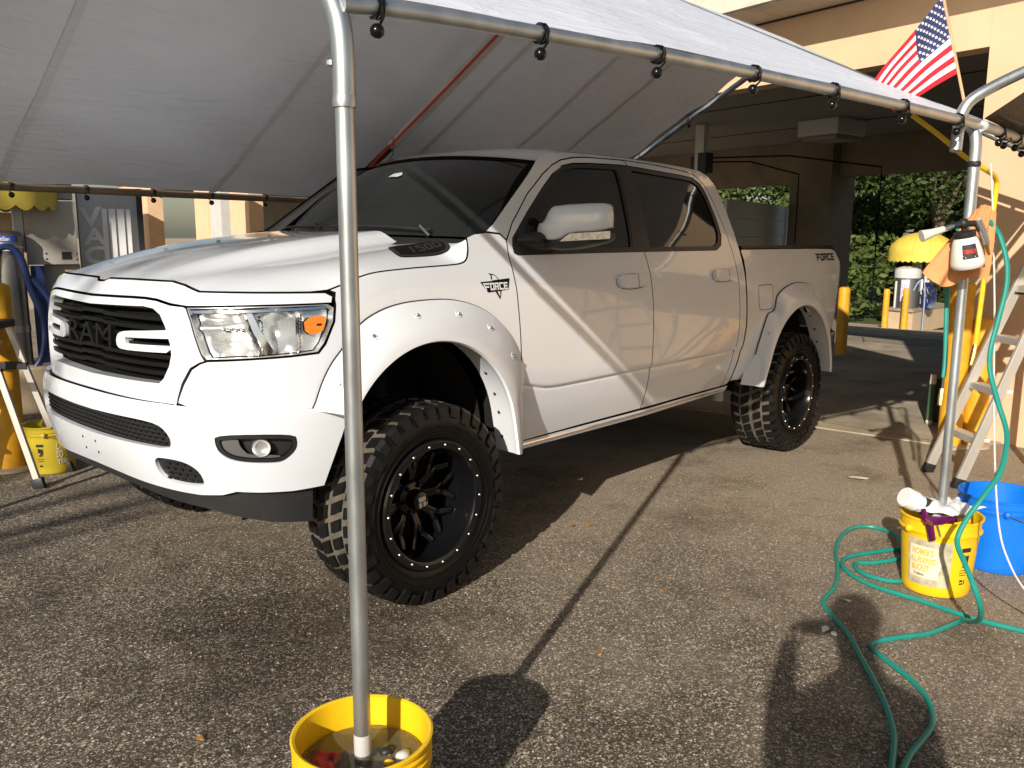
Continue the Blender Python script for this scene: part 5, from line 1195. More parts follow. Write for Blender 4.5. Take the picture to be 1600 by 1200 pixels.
mb=MB(); mb.tube([g0-rtv*.0+Vector((.006,.006,-.012)),g0+rtv*.02+Vector((.006,.006,-.07))],.005,6); mb.build('trigger','chrome',gun)
# left yellow bucket
B4=bucket('dull yellow bucket beside the left bollard, partly behind the front bumper',(.30,-2.40,0),.162,.33,'bdull',handle=1.0,ribs=2)
c4=math.atan2(CAMLOC.y+2.40,CAMLOC.x-.30)
def f4(a0,a1,z0,z1): return lambda x,y:(lambda a,z:Vector((.30+(.162*.86+.162*.14*.93*min(1,z/(.264)))*1.012*math.cos(a),-2.40+(.162*.86+.162*.14*.93*min(1,z/.264))*1.012*math.sin(a),z)))(c4+a0+(a1-a0)*x,z0+(z1-z0)*y)
for st_ in [(.05,.86,.95,.97),(.2,.62,.45,.80),(.5,.55,.85,.78),(.3,.48,.7,.55),(.1,.28,.8,.30),(.1,.36,.85,.38),(.2,.05,.6,.12)]: decal('printed_mark',rects([st_]),f4(-.62,-.30,.05,.22),'blackprint',B4,off=.001,depth=0,ref=Vector((.30,-2.40,.15)))
V,F=text_mesh("LET'S",1,.02); 
for tx,z0,z1 in (('L',.175,.215),('DO',.115,.165),('THIS.',.07,.10)):
    V,F=text_mesh(tx,1,.02); decal('bucket_lettering',(V,F),f4(.18,.18+.24*len(tx)*.5,z0,z1),'whiterag',B4,off=.001,depth=0,ref=Vector((.30,-2.40,.15)))
mb=MB(); mb.add([(.27,-2.33,.30),(.33,-2.46,.30),(.28,-2.44,.52),(.22,-2.36,.60),(.25,-2.30,.50)],[(0,1,2,3,4)]); mb.add([(.27,-2.31,.30),(.33,-2.44,.30),(.28,-2.42,.52),(.22,-2.34,.60),(.25,-2.28,.50)],[(0,1,2,3,4)]); o=mb.build('rag','brownrag',None,sm=False); tag(o,'dark brown leather rag standing out of the dull yellow bucket','rag')
# ================================================================== hoses, cables
H1=[(-1.666,2.756,1.663),(-1.688,2.795,1.602),(-1.671,2.836,1.491),(-1.655,2.847,1.385),(-1.617,2.838,1.252),(-1.58,2.829,1.133),(-1.567,2.838,1.04),(-1.518,2.891,.917),(-1.47,2.942,.811),(-1.364,2.966,.729),(-1.291,2.964,.664),(-1.223,2.936,.595),(-1.168,2.898,.508),(-1.136,2.88,.439),(-1.11,2.89,.404),(-1.076,2.925,.36),(-1.035,2.975,.29),(-1.06,3.0,.20),(-1.20,2.965,.09)]
G1=[(-1.35,2.875,.012),(-1.289,2.859,.012),(-1.127,2.809,.012),(-1.005,2.73,.012),(-.908,2.677,.012),(-.859,2.675,.012),(-.811,2.722,.012),(-.722,2.842,.012),(-.628,2.938,.012),(-.533,2.993,.012),(-.426,3.025,.012),(-.303,3.027,.012),(-.184,3.027,.012),(-.0,3.06,.012),(.3,3.2,.012)]
G2=[(-1.409,3.6),(-1.409,3.183),(-1.409,3.093),(-1.398,2.958),(-1.406,2.849),(-1.436,2.695),(-1.456,2.497),(-1.503,2.38),(-1.58,2.291),(-1.665,2.25),(-1.764,2.254),(-1.909,2.325),(-2.0,2.38),(-2.04,2.43),(-1.99,2.476),(-1.883,2.463),(-1.762,2.377),(-1.691,2.309),(-1.621,2.335),(-1.569,2.406),(-1.572,2.508),(-1.638,2.555),(-1.755,2.52),(-1.964,2.444),(-2.173,2.349),(-2.277,2.241),(-2.275,2.152),(-2.176,2.097),(-1.983,2.113),(-1.771,2.175),(-1.559,2.268),(-1.355,2.339),(-1.168,2.363),(-1.109,2.382),(-1.023,2.453),(-.894,2.573),(-.724,2.69),(-.572,2.794),(-.431,2.881),(-.294,2.949),(-.199,2.98),(-.071,3.015),(.3,3.12)]
M['green']=mat('green_hose',(.012,.25,.20),.38,var=.08,scale=20,rvar=.15); M['yhose']=mat('yellow_air_hose',(.78,.50,.02),.45,var=.08,scale=20); M['orange']=mat('orange_hose',(.75,.28,.03),.45); M['wcable']=mat('white_cable',(.62,.60,.56),.5)
mb=MB(); mb.tube(catmull(H1+G1,5),.0105,9); o=mb.build('air_hose','green',None); tag(o,'green air hose hanging from the cleaning gun and snaking along the asphalt','hose')
mb=MB(); z2=[.012]*len(G2); mb.tube(catmull([(x,y,.013+(.010 if 14<=i<=15 or 22<=i<=24 else 0)) for i,(x,y) in enumerate(G2)],5),.0105,9); o=mb.build('air_hose','green',None); tag(o,'green air hose lying coiled in loops on the asphalt by the buckets','hose')
gh=thing('hanging_hose','short green hose with brass coupling hanging beside the pole','hose',(-1.80,2.59,.84)); mb=MB(); mb.tube(catmull([(-1.883,2.555,1.46),(-1.857,2.568,1.276),(-1.824,2.591,1.043),(-1.807,2.595,.956)],5),.0105,9); mb.build('hose_tube','green',gh)
mb=MB(); mb.tube([(-1.807,2.595,.958),(-1.797,2.596,.905)],.006,8); mb.build('hose_spring','trim',gh); mb=MB(); mb.tube([(-1.797,2.596,.905),(-1.788,2.597,.865),(-1.782,2.598,.83)],[.011,.013,.012],8); mb.build('coupling','brass',gh)
yh=thing('yellow_hose','yellow air hose hanging down behind the galvanised pole','hose',(-1.85,2.69,1.0)); mb=MB(); mb.tube(catmull([(-1.807,2.363,2.14),(-1.824,2.483,2.043),(-1.828,2.587,1.951),(-1.878,2.657,1.898),(-2.02,2.68,1.86),(-2.041,2.682,1.798),(-1.973,2.69,1.596),(-1.912,2.696,1.309),(-1.869,2.7,1.108)],6),.011,9); mb.build('hose_tube','yhose',yh)
mb=MB(); mb.tube([(-1.869,2.7,1.112),(-1.858,2.697,1.06),(-1.847,2.693,1.02)],[.011,.013,.010],8); mb.build('coupling','brass',yh)
mb=MB(); mb.tube(catmull([(-1.848,2.696,1.914),(-1.828,2.727,1.707),(-1.725,2.795,1.297),(-1.571,2.856,.987),(-1.363,2.939,.657),(-1.237,3.001,.463),(-1.192,3.054,.359),(-1.217,3.108,.262),(-1.271,3.192,.165),(-1.3,3.4,.01)],6),.004,7); o=mb.build('cable','wcable',None); tag(o,'thin white cable hanging from the canopy in front of the blue bucket','cable')
mb=MB(); mb.tube(catmull([(-2.55,3.12,.30),(-2.40,3.02,.33),(-2.25,2.98,.30),(-2.16,2.95,.2),(-2.1,2.96,.12),(-2.0,3.1,.012),(-1.6,3.4,.012)],6),.010,8); o=mb.build('air_hose','orange',None); tag(o,'orange hose end behind the blue bucket at the right edge','hose')
# ------------------------------------------------------------------ cleaning gun on the pole with orange cloth
cg=thing('cleaning_gun','foam cleaning gun with white bottle and black and red label hung on the pole','spray gun',(-1.51,2.72,1.40))
bx_=Vector((.18,-.14,1)).normalized(); c=Vector((-1.515,2.735,1.44))
mb=MB(); mb.lathe([(0,-.012),(.066,-.010),(.078,.004),(.080,.02),(.072,.07),(.060,.125),(.052,.14),(.046,.146)],c,bx_,28); mb.build('bottle',mat('milky_plastic',(.72,.70,.62),.4,var=.04),cg)
mb=MB(); mb.lathe([(.050,.146),(.052,.150),(.052,.172),(.040,.178),(0,.18)],c,bx_,24); mb.build('bottle_cap','trim',cg)
h=c+bx_*.215
mb=MB(); mb.tube([c+bx_*.17,h],.014,10); mb.ball(h,.027,12); mb.tube([h,h-rtv*.05-Vector((0,0,.012))],.017,12); mb.tube([h,h+rtv*.06],.016,10); mb.build('gun_head','trim',cg)
mb=MB(); mb.tube([h-rtv*.045-Vector((0,0,.012)),h-rtv*.10-Vector((0,0,.03))],[.013,.016],12); mb.build('nozzle_collar','steel',cg)
mb=MB(); mb.tube([h-rtv*.095-Vector((0,0,.028)),h-rtv*.15-Vector((0,0,.046)),h-rtv*.185-Vector((0,0,.058)),h-rtv*.205-Vector((0,0,.064))],[.016,.020,.027,.031],16); mb.build('nozzle_cone',mat('cream_cone',(.68,.64,.54),.5),cg)
mb=MB(); g1=h+rtv*.065; mb.tube([g1+Vector((0,0,.015)),g1+rtv*.035-Vector((0,0,.04)),g1+rtv*.06-Vector((0,0,.10))],[.021,.022,.019],12); mb.build('grip','steel',cg)
mb=MB(); mb.tube([g1+rtv*.06-Vector((0,0,.10)),g1+rtv*.068-Vector((0,0,.125)),g1+rtv*.08-Vector((0,0,.155))],[.014,.010,.007],8); mb.build('inlet','brass',cg)
mb=MB(); mb.tube([h+rtv*.02,h+rtv*.035-Vector((0,0,.05)),h+rtv*.055-Vector((0,0,.08))],.006,6); mb.build('trigger','chrome',cg)
mb=MB(); mb.tube([h-rtv*.035,c+bx_*.18-rtv*.035],.008,8); mb.build('feed_tube','green',cg)
ca2=math.atan2(CAMLOC.y-c.y,CAMLOC.x-c.x)
def lb(x,y):
    hh=.045+.07*y; rr=.0795-.0185*max(0,(hh-.02)/.105)+.0015; a=ca2-.25+1.0*x; u=bx_.cross(Vector((0,0,1))); p=Vector((math.cos(a),math.sin(a),0)); p=(p-bx_*p.dot(bx_)).normalized(); return c+bx_*hh+p*rr
mb=MB(); mb.grid(lambda u,v:lb(u,v),16,6); lbm=mb.build('bottle_label','blackprint',cg)
V,F=text_mesh('TORNADOR',1,.02); decal('label_lettering',(V,F),lambda x,y:lb(.06+.88*x,.36+.30*y),mat('red_print',(.75,.03,.03),.5),lbm,off=.0012,depth=0,ref=c)
V,F=rects([(0.05,.22,.95,.26),(.15,.08,.8,.14)]); decal('label_line',(V,F),lambda x,y:lb(x,y),'whiterag',lbm,off=.0012,depth=0,ref=c)
hz_=h.copy(); lc_=Vector(cg.location); cg.scale=(.82,)*3; cg.location=hz_-(hz_-lc_)*.82
# orange cloth draped from the pole top behind the bottle
cl0=Vector((-1.63,2.725,1.70))
def clf(u,v):
    w=.045+.10*v; x=(u-.5)*w*2-.095*v; fold=.018*math.sin(u*11+v*3)*v+.01*math.sin(u*23); p=cl0+rtv*(x+.02)+Vector((0,0,-.30*v-.03*math.sin(u*6)*v+.03*(1-v)*math.sin(u*3.14)-.05*max(0,.4-u)*v*0))+Vector((-rtv.y,rtv.x,0))*(fold-.0); 
    if u<.45: p.z+=.10*(.45-u)*v
    return p
mb=MB(); mb.grid(clf,26,22); o=mb.build('cloth','orangerag',None,ang=80); tag(o,'orange microfibre cloth draped over the pole behind the cleaning gun','cloth')
# ------------------------------------------------------------------ flag
fg=thing('flag','small american flag on a wooden stick fixed to the canopy pole','flag',(-1.807,2.639,1.95))
st0,st1=Vector((-1.807,2.645,1.93)),Vector((-1.741,2.468,2.635)); mb=MB(); mb.tube([st0,st1],.0065,8); mb.build('stick',mat('wood_stick',(.55,.36,.20),.7,var=.12,scale=20,stretch=(1,1,.2)),fg)
sd_=(st1-st0).normalized()
M['fred']=mat('flag_red',(.58,.015,.03),.8,var=.05,bump=.2,bscale=400); M['fwhite']=mat('flag_white',(.80,.79,.77),.8,var=.03,bump=.2,bscale=400); M['fblue']=mat('flag_blue',(.03,.035,.12),.8,var=.05,bump=.2,bscale=400)
top=st0.lerp(st1,.985); bot=st0.lerp(st1,.52)
# cloth hangs from the stick: hoist along the stick, fly drops down and left
def flagf(s,t):   # s 0..1 along fly, t 0..1 down the hoist
    hst=top.lerp(bot,t); d=(-rtv*.86+Vector((0,0,-.46))).normalized(); ln=.345
    p=hst+d*ln*s; n=Vector((-rtv.y,rtv.x,0))
    p+=rtv*(.05*s*s)*(t)+Vector((0,0,-.10*s*(1-t)*1.0))+n*(-.03*math.sin(s*6+t*5)*s-.02*math.sin(t*9+1)*s); p+=sd_*(-.10*s*(1-t)); return p
for k in range(13):
    t0,t1=k/13,(k+1)/13; s0=0 if k>=7 else .42
    mb=MB(); mb.grid(lambda u,v:flagf(s0+(1-s0)*u,t0+(t1-t0)*v),14,2); mb.build('stripe','fred' if k%2==0 else 'fwhite',fg,ang=80)
mb=MB(); mb.grid(lambda u,v:flagf(.42*u,7/13*v),10,8); cn=mb.build('canton','fblue',fg,ang=80)
mb=MB()
nfl=Vector((-rtv.y,rtv.x,0)); nfl=nfl if nfl.dot(CAMLOC-top)>0 else -nfl
for r_ in range(9):
    for q in range(6 if r_%2==0 else 5):
        s=(.42/6)*(q+.5+(0 if r_%2==0 else .5)); t=(7/13)*(r_+.5)/9.0; p=flagf(s,t); du=(flagf(s+.005,t)-p).normalized(); dt=(flagf(s,t+.005)-p).normalized(); nn=du.cross(dt).normalized()
        if nn.dot(CAMLOC-p)<0: nn=-nn
        up_=nn.cross(du).normalized()
        for sg in (1,-1):
            pts=[p+nn*.0012*sg+(du*math.cos(math.pi/2+a*math.pi/5)+up_*math.sin(math.pi/2+a*math.pi/5))*(.0085 if a%2==0 else .0034) for a in range(10)]; mb.add(pts,[tuple(range(10))])
mb.build('stars','fwhite',cn,sm=False)
# ------------------------------------------------------------------ bollards
def FARP(x,y): return (CAMLOC.x+(x-CAMLOC.x)*1.5,CAMLOC.y+(y-CAMLOC.y)*1.5)
def bollard(label,x,y,h,r,group='yellow bollards',seg=20):
    z0=TZ(x); t=thing('bollard',label,'bollard',(x,y,z0),group=group); mb=MB(); mb.lathe([(r,-.02),(r,h-.05),(r*.92,h-.018),(r*.6,h-.003),(0,h)],(x,y,z0),(0,0,1),seg); mb.build('post','yellow_post',t)
    mb=MB(); mb.lathe([(r*1.02,.0),(r*1.5,.004),(r*1.45,.02),(r*1.01,.03)],(x,y,z0),(0,0,1),seg); mb.build('base_collar','concrete',t); return t
bollard('tall yellow bollard behind the galvanised pole, left of its pair by the wall',-4.60,1.93,1.27,.085); bollard('shorter yellow bollard beside the wall corner, right of its pair',-4.74,2.06,1.0,.085)
bollard('yellow bollard just behind the truck tail lamp, far side of the bay',-9.085,-.66,.93,.075); bollard('left of the two small yellow bollards before the vacuum island',*FARP(-12.485,-1.247),1.0,.075); bollard('right of the two small yellow bollards before the vacuum island',*FARP(-12.414,-.914),1.03,.075)
bollard('big yellow bollard at the left edge beside the step ladder',.49,-2.62,1.27,.10)
# ------------------------------------------------------------------ step ladders
def ladder(label,base,dirw,dird,h,lean,w,depth_,steps,foot=True):
    """dirw: width axis, dird: axis from front rails to back rails"""
    t=thing('step_ladder',label,'ladder',tuple(base),group='step ladders'); B=Vector(base); dw=Vector(dirw).normalized(); dd=Vector(dird).normalized(); Zv=Vector((0,0,1)); topc=B+dd*lean+Zv*h
    M.setdefault('alu',mat('ladder_aluminium',(.66,.63,.57),.38,metal=.55,var=.08,scale=12,stretch=(1,1,.3)))
    for sg in (-1,1):
        for (p,q,nm) in ((B+dw*w*sg,topc+dw*w*.72*sg,'front_rail'),(B+dd*depth_+dw*w*sg*1.02,topc+dd*.07+dw*w*.72*sg,'rear_rail')):
            d=(q-p); a=d.normalized(); mb=MB(); s2=a.cross(dw).normalized(); mb.box((p+q)/2,(d.length,.026,.062 if nm=='front_rail' else .04),ax=(a,dw,s2),bev=.003); rl=mb.build(nm,'alu',t,sm=False)
            mb=MB(); mb.box(p+a*.03,(.07,.04,.075),ax=(a,dw,s2),bev=.006); mb.build('foot','trim',rl)
    for k in range(1,steps+1):
        f=k/(steps+.45); p=B.lerp(topc,f); wd=w*(1-.28*f); mb=MB(); mb.box(p+dd*.03,(wd*2-.02,.085,.022),ax=(dw,dd,Zv),bev=.003); mb.box(p-dd*.012+Vector((0,0,-.018)),(wd*2-.02,.006,.03),ax=(dw,dd,Zv)); mb.build('step','alu',t,sm=False)
    mb=MB(); mb.box(topc+dd*.04,(w*1.6,.16,.05),ax=(dw,dd,Zv),bev=.01); mb.build('top_cap','trim',t,sm=False)
    for sg in (-1,1):
        mb=MB(); p=B.lerp(topc,.72); q=B+dd*depth_; q=q.lerp(topc+dd*.07,.72); mb.box((p+q)/2+dw*w*.79*sg+Zv*.0,((q-p).length+.04,.03,.05),ax=((q-p).normalized(),dw,Zv),bev=.004); mb.build('spreader','trim',t,sm=False)
    return t
ladder('aluminium step ladder at the right edge beside the wall',(-3.60,2.16,0),(.72,.69,0),(-.25,.97,0),1.75,.55,.19,1.0,5)
ladder('aluminium step ladder at the left edge in front of the bollard',(.84,-2.62,0),(.72,.69,0),(-.69,.72,0),1.02,.30,.19,.66,3)
# ------------------------------------------------------------------ vacuum station, left
M['stainless']=mat('stainless_steel',(.36,.35,.34),.3,metal=.9,var=.15,scale=5,stretch=(1,1,.15),rvar=.15); M['greybox']=mat('grey_cabinet',(.36,.33,.29),.55,var=.06,scale=6); M['awning']=mat('yellow_awning',(.70,.54,.08),.6,var=.07,scale=8,bump=.15,bscale=50); M['bhose']=mat('blue_vacuum_hose',(.010,.022,.085),.4,var=.1); M['bluelab']=mat('blue_label',(.03,.07,.35),.4); M['block']=mat('tan_block',(.58,.45,.29),.9,var=.08,scale=5,bump=.3,bscale=60)
v1=Vector((-.70,-4.95,0)); f1=Vector((CAMLOC.x-v1.x,CAMLOC.y-v1.y,0)).normalized(); r1=Vector((-f1.y,f1.x,0)); Z_=Vector((0,0,1)); A1=(r1,f1,Z_)
vs_=thing('vacuum_station','stainless car vacuum station with VAC sign and yellow awning behind the truck nose','vacuum',tuple(v1))
def vb(name,m,x0,x1,z0,z1,y0,y1,bev=.005,parent=vs_):
    mb=MB(); mb.box(v1+r1*(x0+x1)/2+f1*(y0+y1)/2+Z_*(z0+z1)/2,(x1-x0,y1-y0,z1-z0),ax=A1,bev=bev); return mb.build(name,m,parent,sm=False)
X_=lambda px:(px-PX0)/PXM
PX0,PXM=72.0,164.0
gb=vb('cabinet','greybox',X_(45),X_(113),1.31,1.88,-.05,.28); vb('coin_window','trim',X_(91),X_(104),1.355,1.425,.281,.285,0,gb)
for px,z in ((69.5,1.415),(69.5,1.365),(110,1.41),(110,1.36)):
    mb=MB(); mb.lathe([(0,.012),(.008,.010),(.010,0)],v1+r1*X_(px)+f1*.281+Z_*z,f1,10); mb.build('cabinet_lock','steel',gb)
vb('cabinet_side','stainless',X_(30),X_(44.5),1.42,1.86,0,.22); vb('pedestal','greybox',X_(66),X_(115),0,1.305,-.02,.2)
pn=vb('sign_panel','stainless',X_(117),X_(211),.30,2.02,-.12,0,.01); vb('panel_edge','trim',X_(203),X_(211.5),.30,2.02,.001,.02,0,pn)
for k,(ch,z0,z1,pa,pb) in enumerate((('V',1.655,1.84,119,152),('A',1.485,1.645,123,156),('C',1.30,1.475,123,157))):
    V,F=text_mesh(ch,1,.03); decal('sign_letter',(V,F),(lambda x,y,z0=z0,z1=z1,pa=pa,pb=pb:v1+r1*(X_(pa)+(X_(pb)-X_(pa))*x)+f1*.001+Z_*(z0+(z1-z0)*y)),'fwhite',pn,off=.012,depth=.01,flat=tuple(f1))
for a,b in ((152,159),(162,171),(174,184),(187,193)): vb('sign_stripe','fwhite',X_(a),X_(b),.9,1.825,.001,.006,0,pn)
mb=MB(); c=v1+r1*X_(21)+f1*.35; rr=.128
mb.lathe([(0,1.615),(.06,1.612),(rr*.8,1.60),(rr,1.57),(rr,.25),(rr*.9,.24),(0,.24)],c,Z_,32); vd=mb.build('vacuum_drum','stainless',vs_)
mb=MB(); mb.lathe([(rr+.004,.72),(rr+.004,.78)],c,Z_,32); mb.build('drum_band','steel',vd); mb=MB(); mb.lathe([(rr+.004,1.46),(rr+.006,1.47),(rr+.004,1.48)],c,Z_,32); mb.build('drum_band','steel',vd)
cd_=math.atan2(f1.y,f1.x); fl_=lambda x,y:c+Vector((math.cos(cd_-.75+1.5*x),math.sin(cd_-.75+1.5*x),0))*(rr+.002)+Z_*(1.515+.055*y)
mb=MB(); mb.grid(lambda u,v:fl_(u,v),12,1); bl_=mb.build('drum_label','bluelab',vd)
V,F=text_mesh('GinSan',1,.01); decal('drum_lettering',(V,F),lambda x,y:fl_(.1+.55*x,.2+.65*y),'fwhite',bl_,off=.002,depth=0,ref=c)
mb=MB(); mb.box(c+f1*(rr+.02)+Z_*1.455,(.09,.05,.035),ax=A1,bev=.004); mb.build('hose_hook','white_board',vd,sm=False)
hc=c+f1*(rr+.03)
mb=MB(); mb.tube(catmull([hc-r1*.20+Z_*.55,hc-r1*.19+Z_*1.05,hc-r1*.12+Z_*1.38,hc+Z_*1.475,hc+r1*.10+Z_*1.38,hc+r1*.16+Z_*1.1,hc+r1*.24+Z_*.8,hc+r1*.20+Z_*.50,hc+r1*.06+Z_*.30,hc+r1*.02+Z_*.12,hc-r1*.3+Z_*.05],6),.030,10); mb.build('vacuum_hose','bhose',vs_)
mb=MB(); mb.tube(catmull([hc+r1*.18+Z_*1.2,hc+r1*.30+Z_*1.0,hc+r1*.36+Z_*.75,hc+r1*.34+Z_*.45,hc+r1*.22+Z_*.25],6),.030,10); mb.build('vacuum_hose','bhose',vs_)
vb('base_block','block',X_(-30),X_(125),0,.42,-.3,.62,.02); vb('blue_bin','bhose',X_(48),X_(66),.42,1.30,.20,.34)
aw=v1+r1*X_(10)+f1*.15
def dome(mbx,c,R_,zb,h,seg=40,scal=.045,nsc=20):
    def f(u,v):
        a=2*math.pi*u
        if v<=.7: t=v/.7*math.pi/2; return c+Vector((math.cos(a),math.sin(a),0))*R_*math.sin(t)+Z_*(zb+h*.72*math.cos(t)+h*.28)
        w=(v-.7)/.3; return c+Vector((math.cos(a),math.sin(a),0))*R_*(1+.01*w)+Z_*(zb+h*.28*(1-w)-(scal*abs(math.sin(a*nsc/2)) if w>.99 else 0))
    mbx.grid(f,120,20)
mb=MB(); dome(mb,aw,.50,1.83,.62); ab_=mb.build('awning','awning',vs_,ang=60)
mb=MB(); mb.tube([aw+Z_*.4,aw+Z_*2.2],.03,8); mb.build('awning_pole','steel',vs_)
vb('awning_box','greybox',X_(60),X_(112),1.90,2.05,-.1,.2); vb('rear_cabinet','block',X_(-20),X_(45),1.25,1.78,-.5,-.2)
# ------------------------------------------------------------------ vacuum island beyond the bay
v2=Vector((-13.35,-.92,0)); vi=thing('vacuum_island','vacuum island with yellow dome awning on a tan block beyond the bay','vacuum',tuple(v2))
g0_,g1_,g2_=Vector((-12.80,-1.32,0)),Vector((-12.60,-.84,0)),Vector((-14.40,-.80,0)); g3_=g0_+(g2_-g1_)
hB=.37
mb=MB(); q=[g0_,g1_,g2_,g3_]; mb.add(q+[p+Z_*hB for p in q],[(0,1,5,4),(1,2,6,5),(2,3,7,6),(3,0,4,7),(4,5,6,7)]); mb.build('block','block',vi,sm=False)
cm=(g0_+g1_+g2_+g3_)/4; mb=MB(); q2=[cm+(p-cm)*1.05 for p in q]; mb.add([p+Z_*hB for p in q2]+[p+Z_*(hB+.045) for p in q2],[(0,1,5,4),(1,2,6,5),(2,3,7,6),(3,0,4,7),(4,5,6,7),(3,2,1,0)]); mb.build('block_cap','concrete',vi,sm=False)
rv=Vector((rt.x,rt.y,0)).normalized(); fv=Vector((fw.x,fw.y,0)).normalized(); bc=Vector((-12.98,-.98,0)); zt=hB+.045
d1=bc-rv*.115; mb=MB(); mb.lathe([(.185,zt),(.185,zt+.50)],d1,Z_,28); mb.build('drum','stainless',vi)
mb=MB(); mb.lathe([(.20,zt+.50),(.21,zt+.51),(.21,zt+.62),(.19,zt+.66),(.10,zt+.70),(0,zt+.71)],d1,Z_,28); mb.build('drum_lid','white_board',vi)
ad=math.atan2(-fv.y,-fv.x)
def pc(x,y,a0,a1,z0,z1,rr=.187,c=d1): a=ad+a0+(a1-a0)*x; return c+Vector((math.cos(a),math.sin(a),0))*rr+Z_*(z0+(z1-z0)*y)
mb=MB(); mb.grid(lambda u,v:pc(u,v,-.95,-.25,zt+.12,zt+.48),6,2); pst=mb.build('drum_poster',mat('pale_poster',(.62,.58,.70),.5,var=.3,scale=14),vi)
V=[];F=[]
for k in range(7): a=k/7*6.28; n0=len(V); V+=[(.5,.55),(.5+.34*math.cos(a-.2),.55+.22*math.sin(a-.2)),(.5+.42*math.cos(a),.55+.28*math.sin(a)),(.5+.34*math.cos(a+.2),.55+.22*math.sin(a+.2))]; F.append((n0,n0+1,n0+2,n0+3))
decal('poster_flower',(V,F),lambda x,y:pc(x,y,-.95,-.25,zt+.12,zt+.48),mat('pink_print',(.75,.35,.42),.6),pst,off=.003,depth=0,ref=d1)
d2=bc+rv*.30+fv*.35; mb=MB(); mb.lathe([(.12,zt),(.12,zt+.62),(.10,zt+.66),(0,zt+.67)],d2,Z_,24); dr2=mb.build('drum','stainless',vi)
mb=MB(); mb.grid(lambda u,v:pc(u,v,.15,.75,zt+.03,zt+.58,.123,d2),4,2); sg_=mb.build('vacuum_sign',mat('pink_sign',(.66,.50,.48),.5),vi)
for k,ch in enumerate('VACUUM'):
    V,F=text_mesh(ch,1,.04); decal('sign_letter',(V,F),(lambda x,y,k=k:pc(.2+.6*x,y,.15,.75,zt+.50-.09*k,zt+.57-.09*k,.126,d2)),'fwhite',sg_,off=.002,depth=0,ref=d2)
mb=MB(); mb.tube([bc+rv*.07+Z_*zt,bc+rv*.07+Z_*(zt+.8)],.02,8); mb.tube([bc+rv*.19+Z_*zt,bc+rv*.19+Z_*(zt+.8)],.025,8); mb.tube([bc-rv*.30+Z_*zt,bc-rv*.30+Z_*(zt+.45)],.022,8); mb.build('awning_pole','white_board',vi)
mb=MB(); mb.box(bc+rv*.05-fv*.05+Z_*(zt+.15),(.07,.06,.26),ax=(rv,fv,Z_)); mb.build('switch_box','trim',vi,sm=False)
for k in range(5):
    mb=MB(); c=bc+rv*(.13+.012*k)-fv*(.08+.012*k); mb.tube(catmull([c+Z_*(zt+.43),c+rv*(.05+.02*k)+Z_*(zt+.30),c+rv*(.10+.012*k)+Z_*(zt+.12),c+rv*(.07)+Z_*(zt+.02-.01*k),c+rv*.0+Z_*(zt+.03),c-rv*.01+Z_*(zt+.2)],5),.012,7); mb.build('vacuum_hose','bhose',vi)
mb=MB(); mb.tube(catmull([d1-fv*.2+rv*.02+Z_*(zt+.30),d1-fv*.22+rv*.10+Z_*(zt+.46),d1-fv*.22+rv*.19+Z_*(zt+.40),d1-fv*.2+rv*.22+Z_*(zt+.05),d1-fv*.21+rv*.20-Z_*.1,d1-fv*.21+rv*.08-Z_*.16],6),.012,7); mb.build('vacuum_hose',mat('pale_blue_hose',(.25,.33,.50),.5),vi)
mb=MB(); dome(mb,bc+rv*.14+fv*.1,.52,zt+.80,.46,scal=.03,nsc=34); mb.build('awning','awning',vi,ang=60)
mb=MB()
for k in range(12): a=2*math.pi*k/12; mb.tube([bc+rv*.14+fv*.1+Vector((math.cos(a),math.sin(a),0))*.523*math.sin(t)+Z_*(zt+.80+.46*.72*math.cos(t)+.46*.28+.002) for t in [j/8*math.pi/2 for j in range(9)]],.003,4)
mb.build('awning_rib','yellow_post',vi)
vi.scale=(1.5,1.5,1.5); fx_,fy_=FARP(v2.x,v2.y); vi.location=(fx_,fy_,TZ(fx_)-.02)
# ------------------------------------------------------------------ small kit beside the wall
kt=thing('roller_pole','short green roller pole with pale cap leaning by the black box','pole',(-5.30,1.58,0)); mb=MB(); mb.tube([(-5.30,1.58,.05),(-5.32,1.58,.36)],.028,10); mb.build('sleeve',mat('dull_green',(.05,.11,.06),.6),kt); mb=MB(); mb.tube([(-5.32,1.58,.36),(-5.325,1.58,.44)],[.028,.024],10); mb.build('cap','cream',kt); mb=MB(); mb.ball((-5.30,1.58,.035),.03,10); mb.build('foot','cream',kt)
bxk=thing('tool_box','black tool box standing behind the yellow bollards','box',(-5.6,1.75,0)); mb=MB(); mb.box((-5.60,1.72,.18),(.35,.40,.36),bev=.015); mb.build('box_body','trim',bxk,sm=False); mb=MB(); mb.box((-5.60,1.72,.375),(.37,.42,.03),bev=.008); mb.build('box_lid','satin',bxk,sm=False)
# yellow expansion line on the apron
mb=MB(); mb.add([(-4.775,.87,.0145),(-4.683,1.85,.0145),(-4.668,1.85,.0145),(-4.760,.87,.0145)],[(0,1,2,3)]); o=mb.build('joint_line',mat('yellow_joint',(.45,.30,.06),.8,var=.3,scale=30),None,sm=False); o.parent=sr
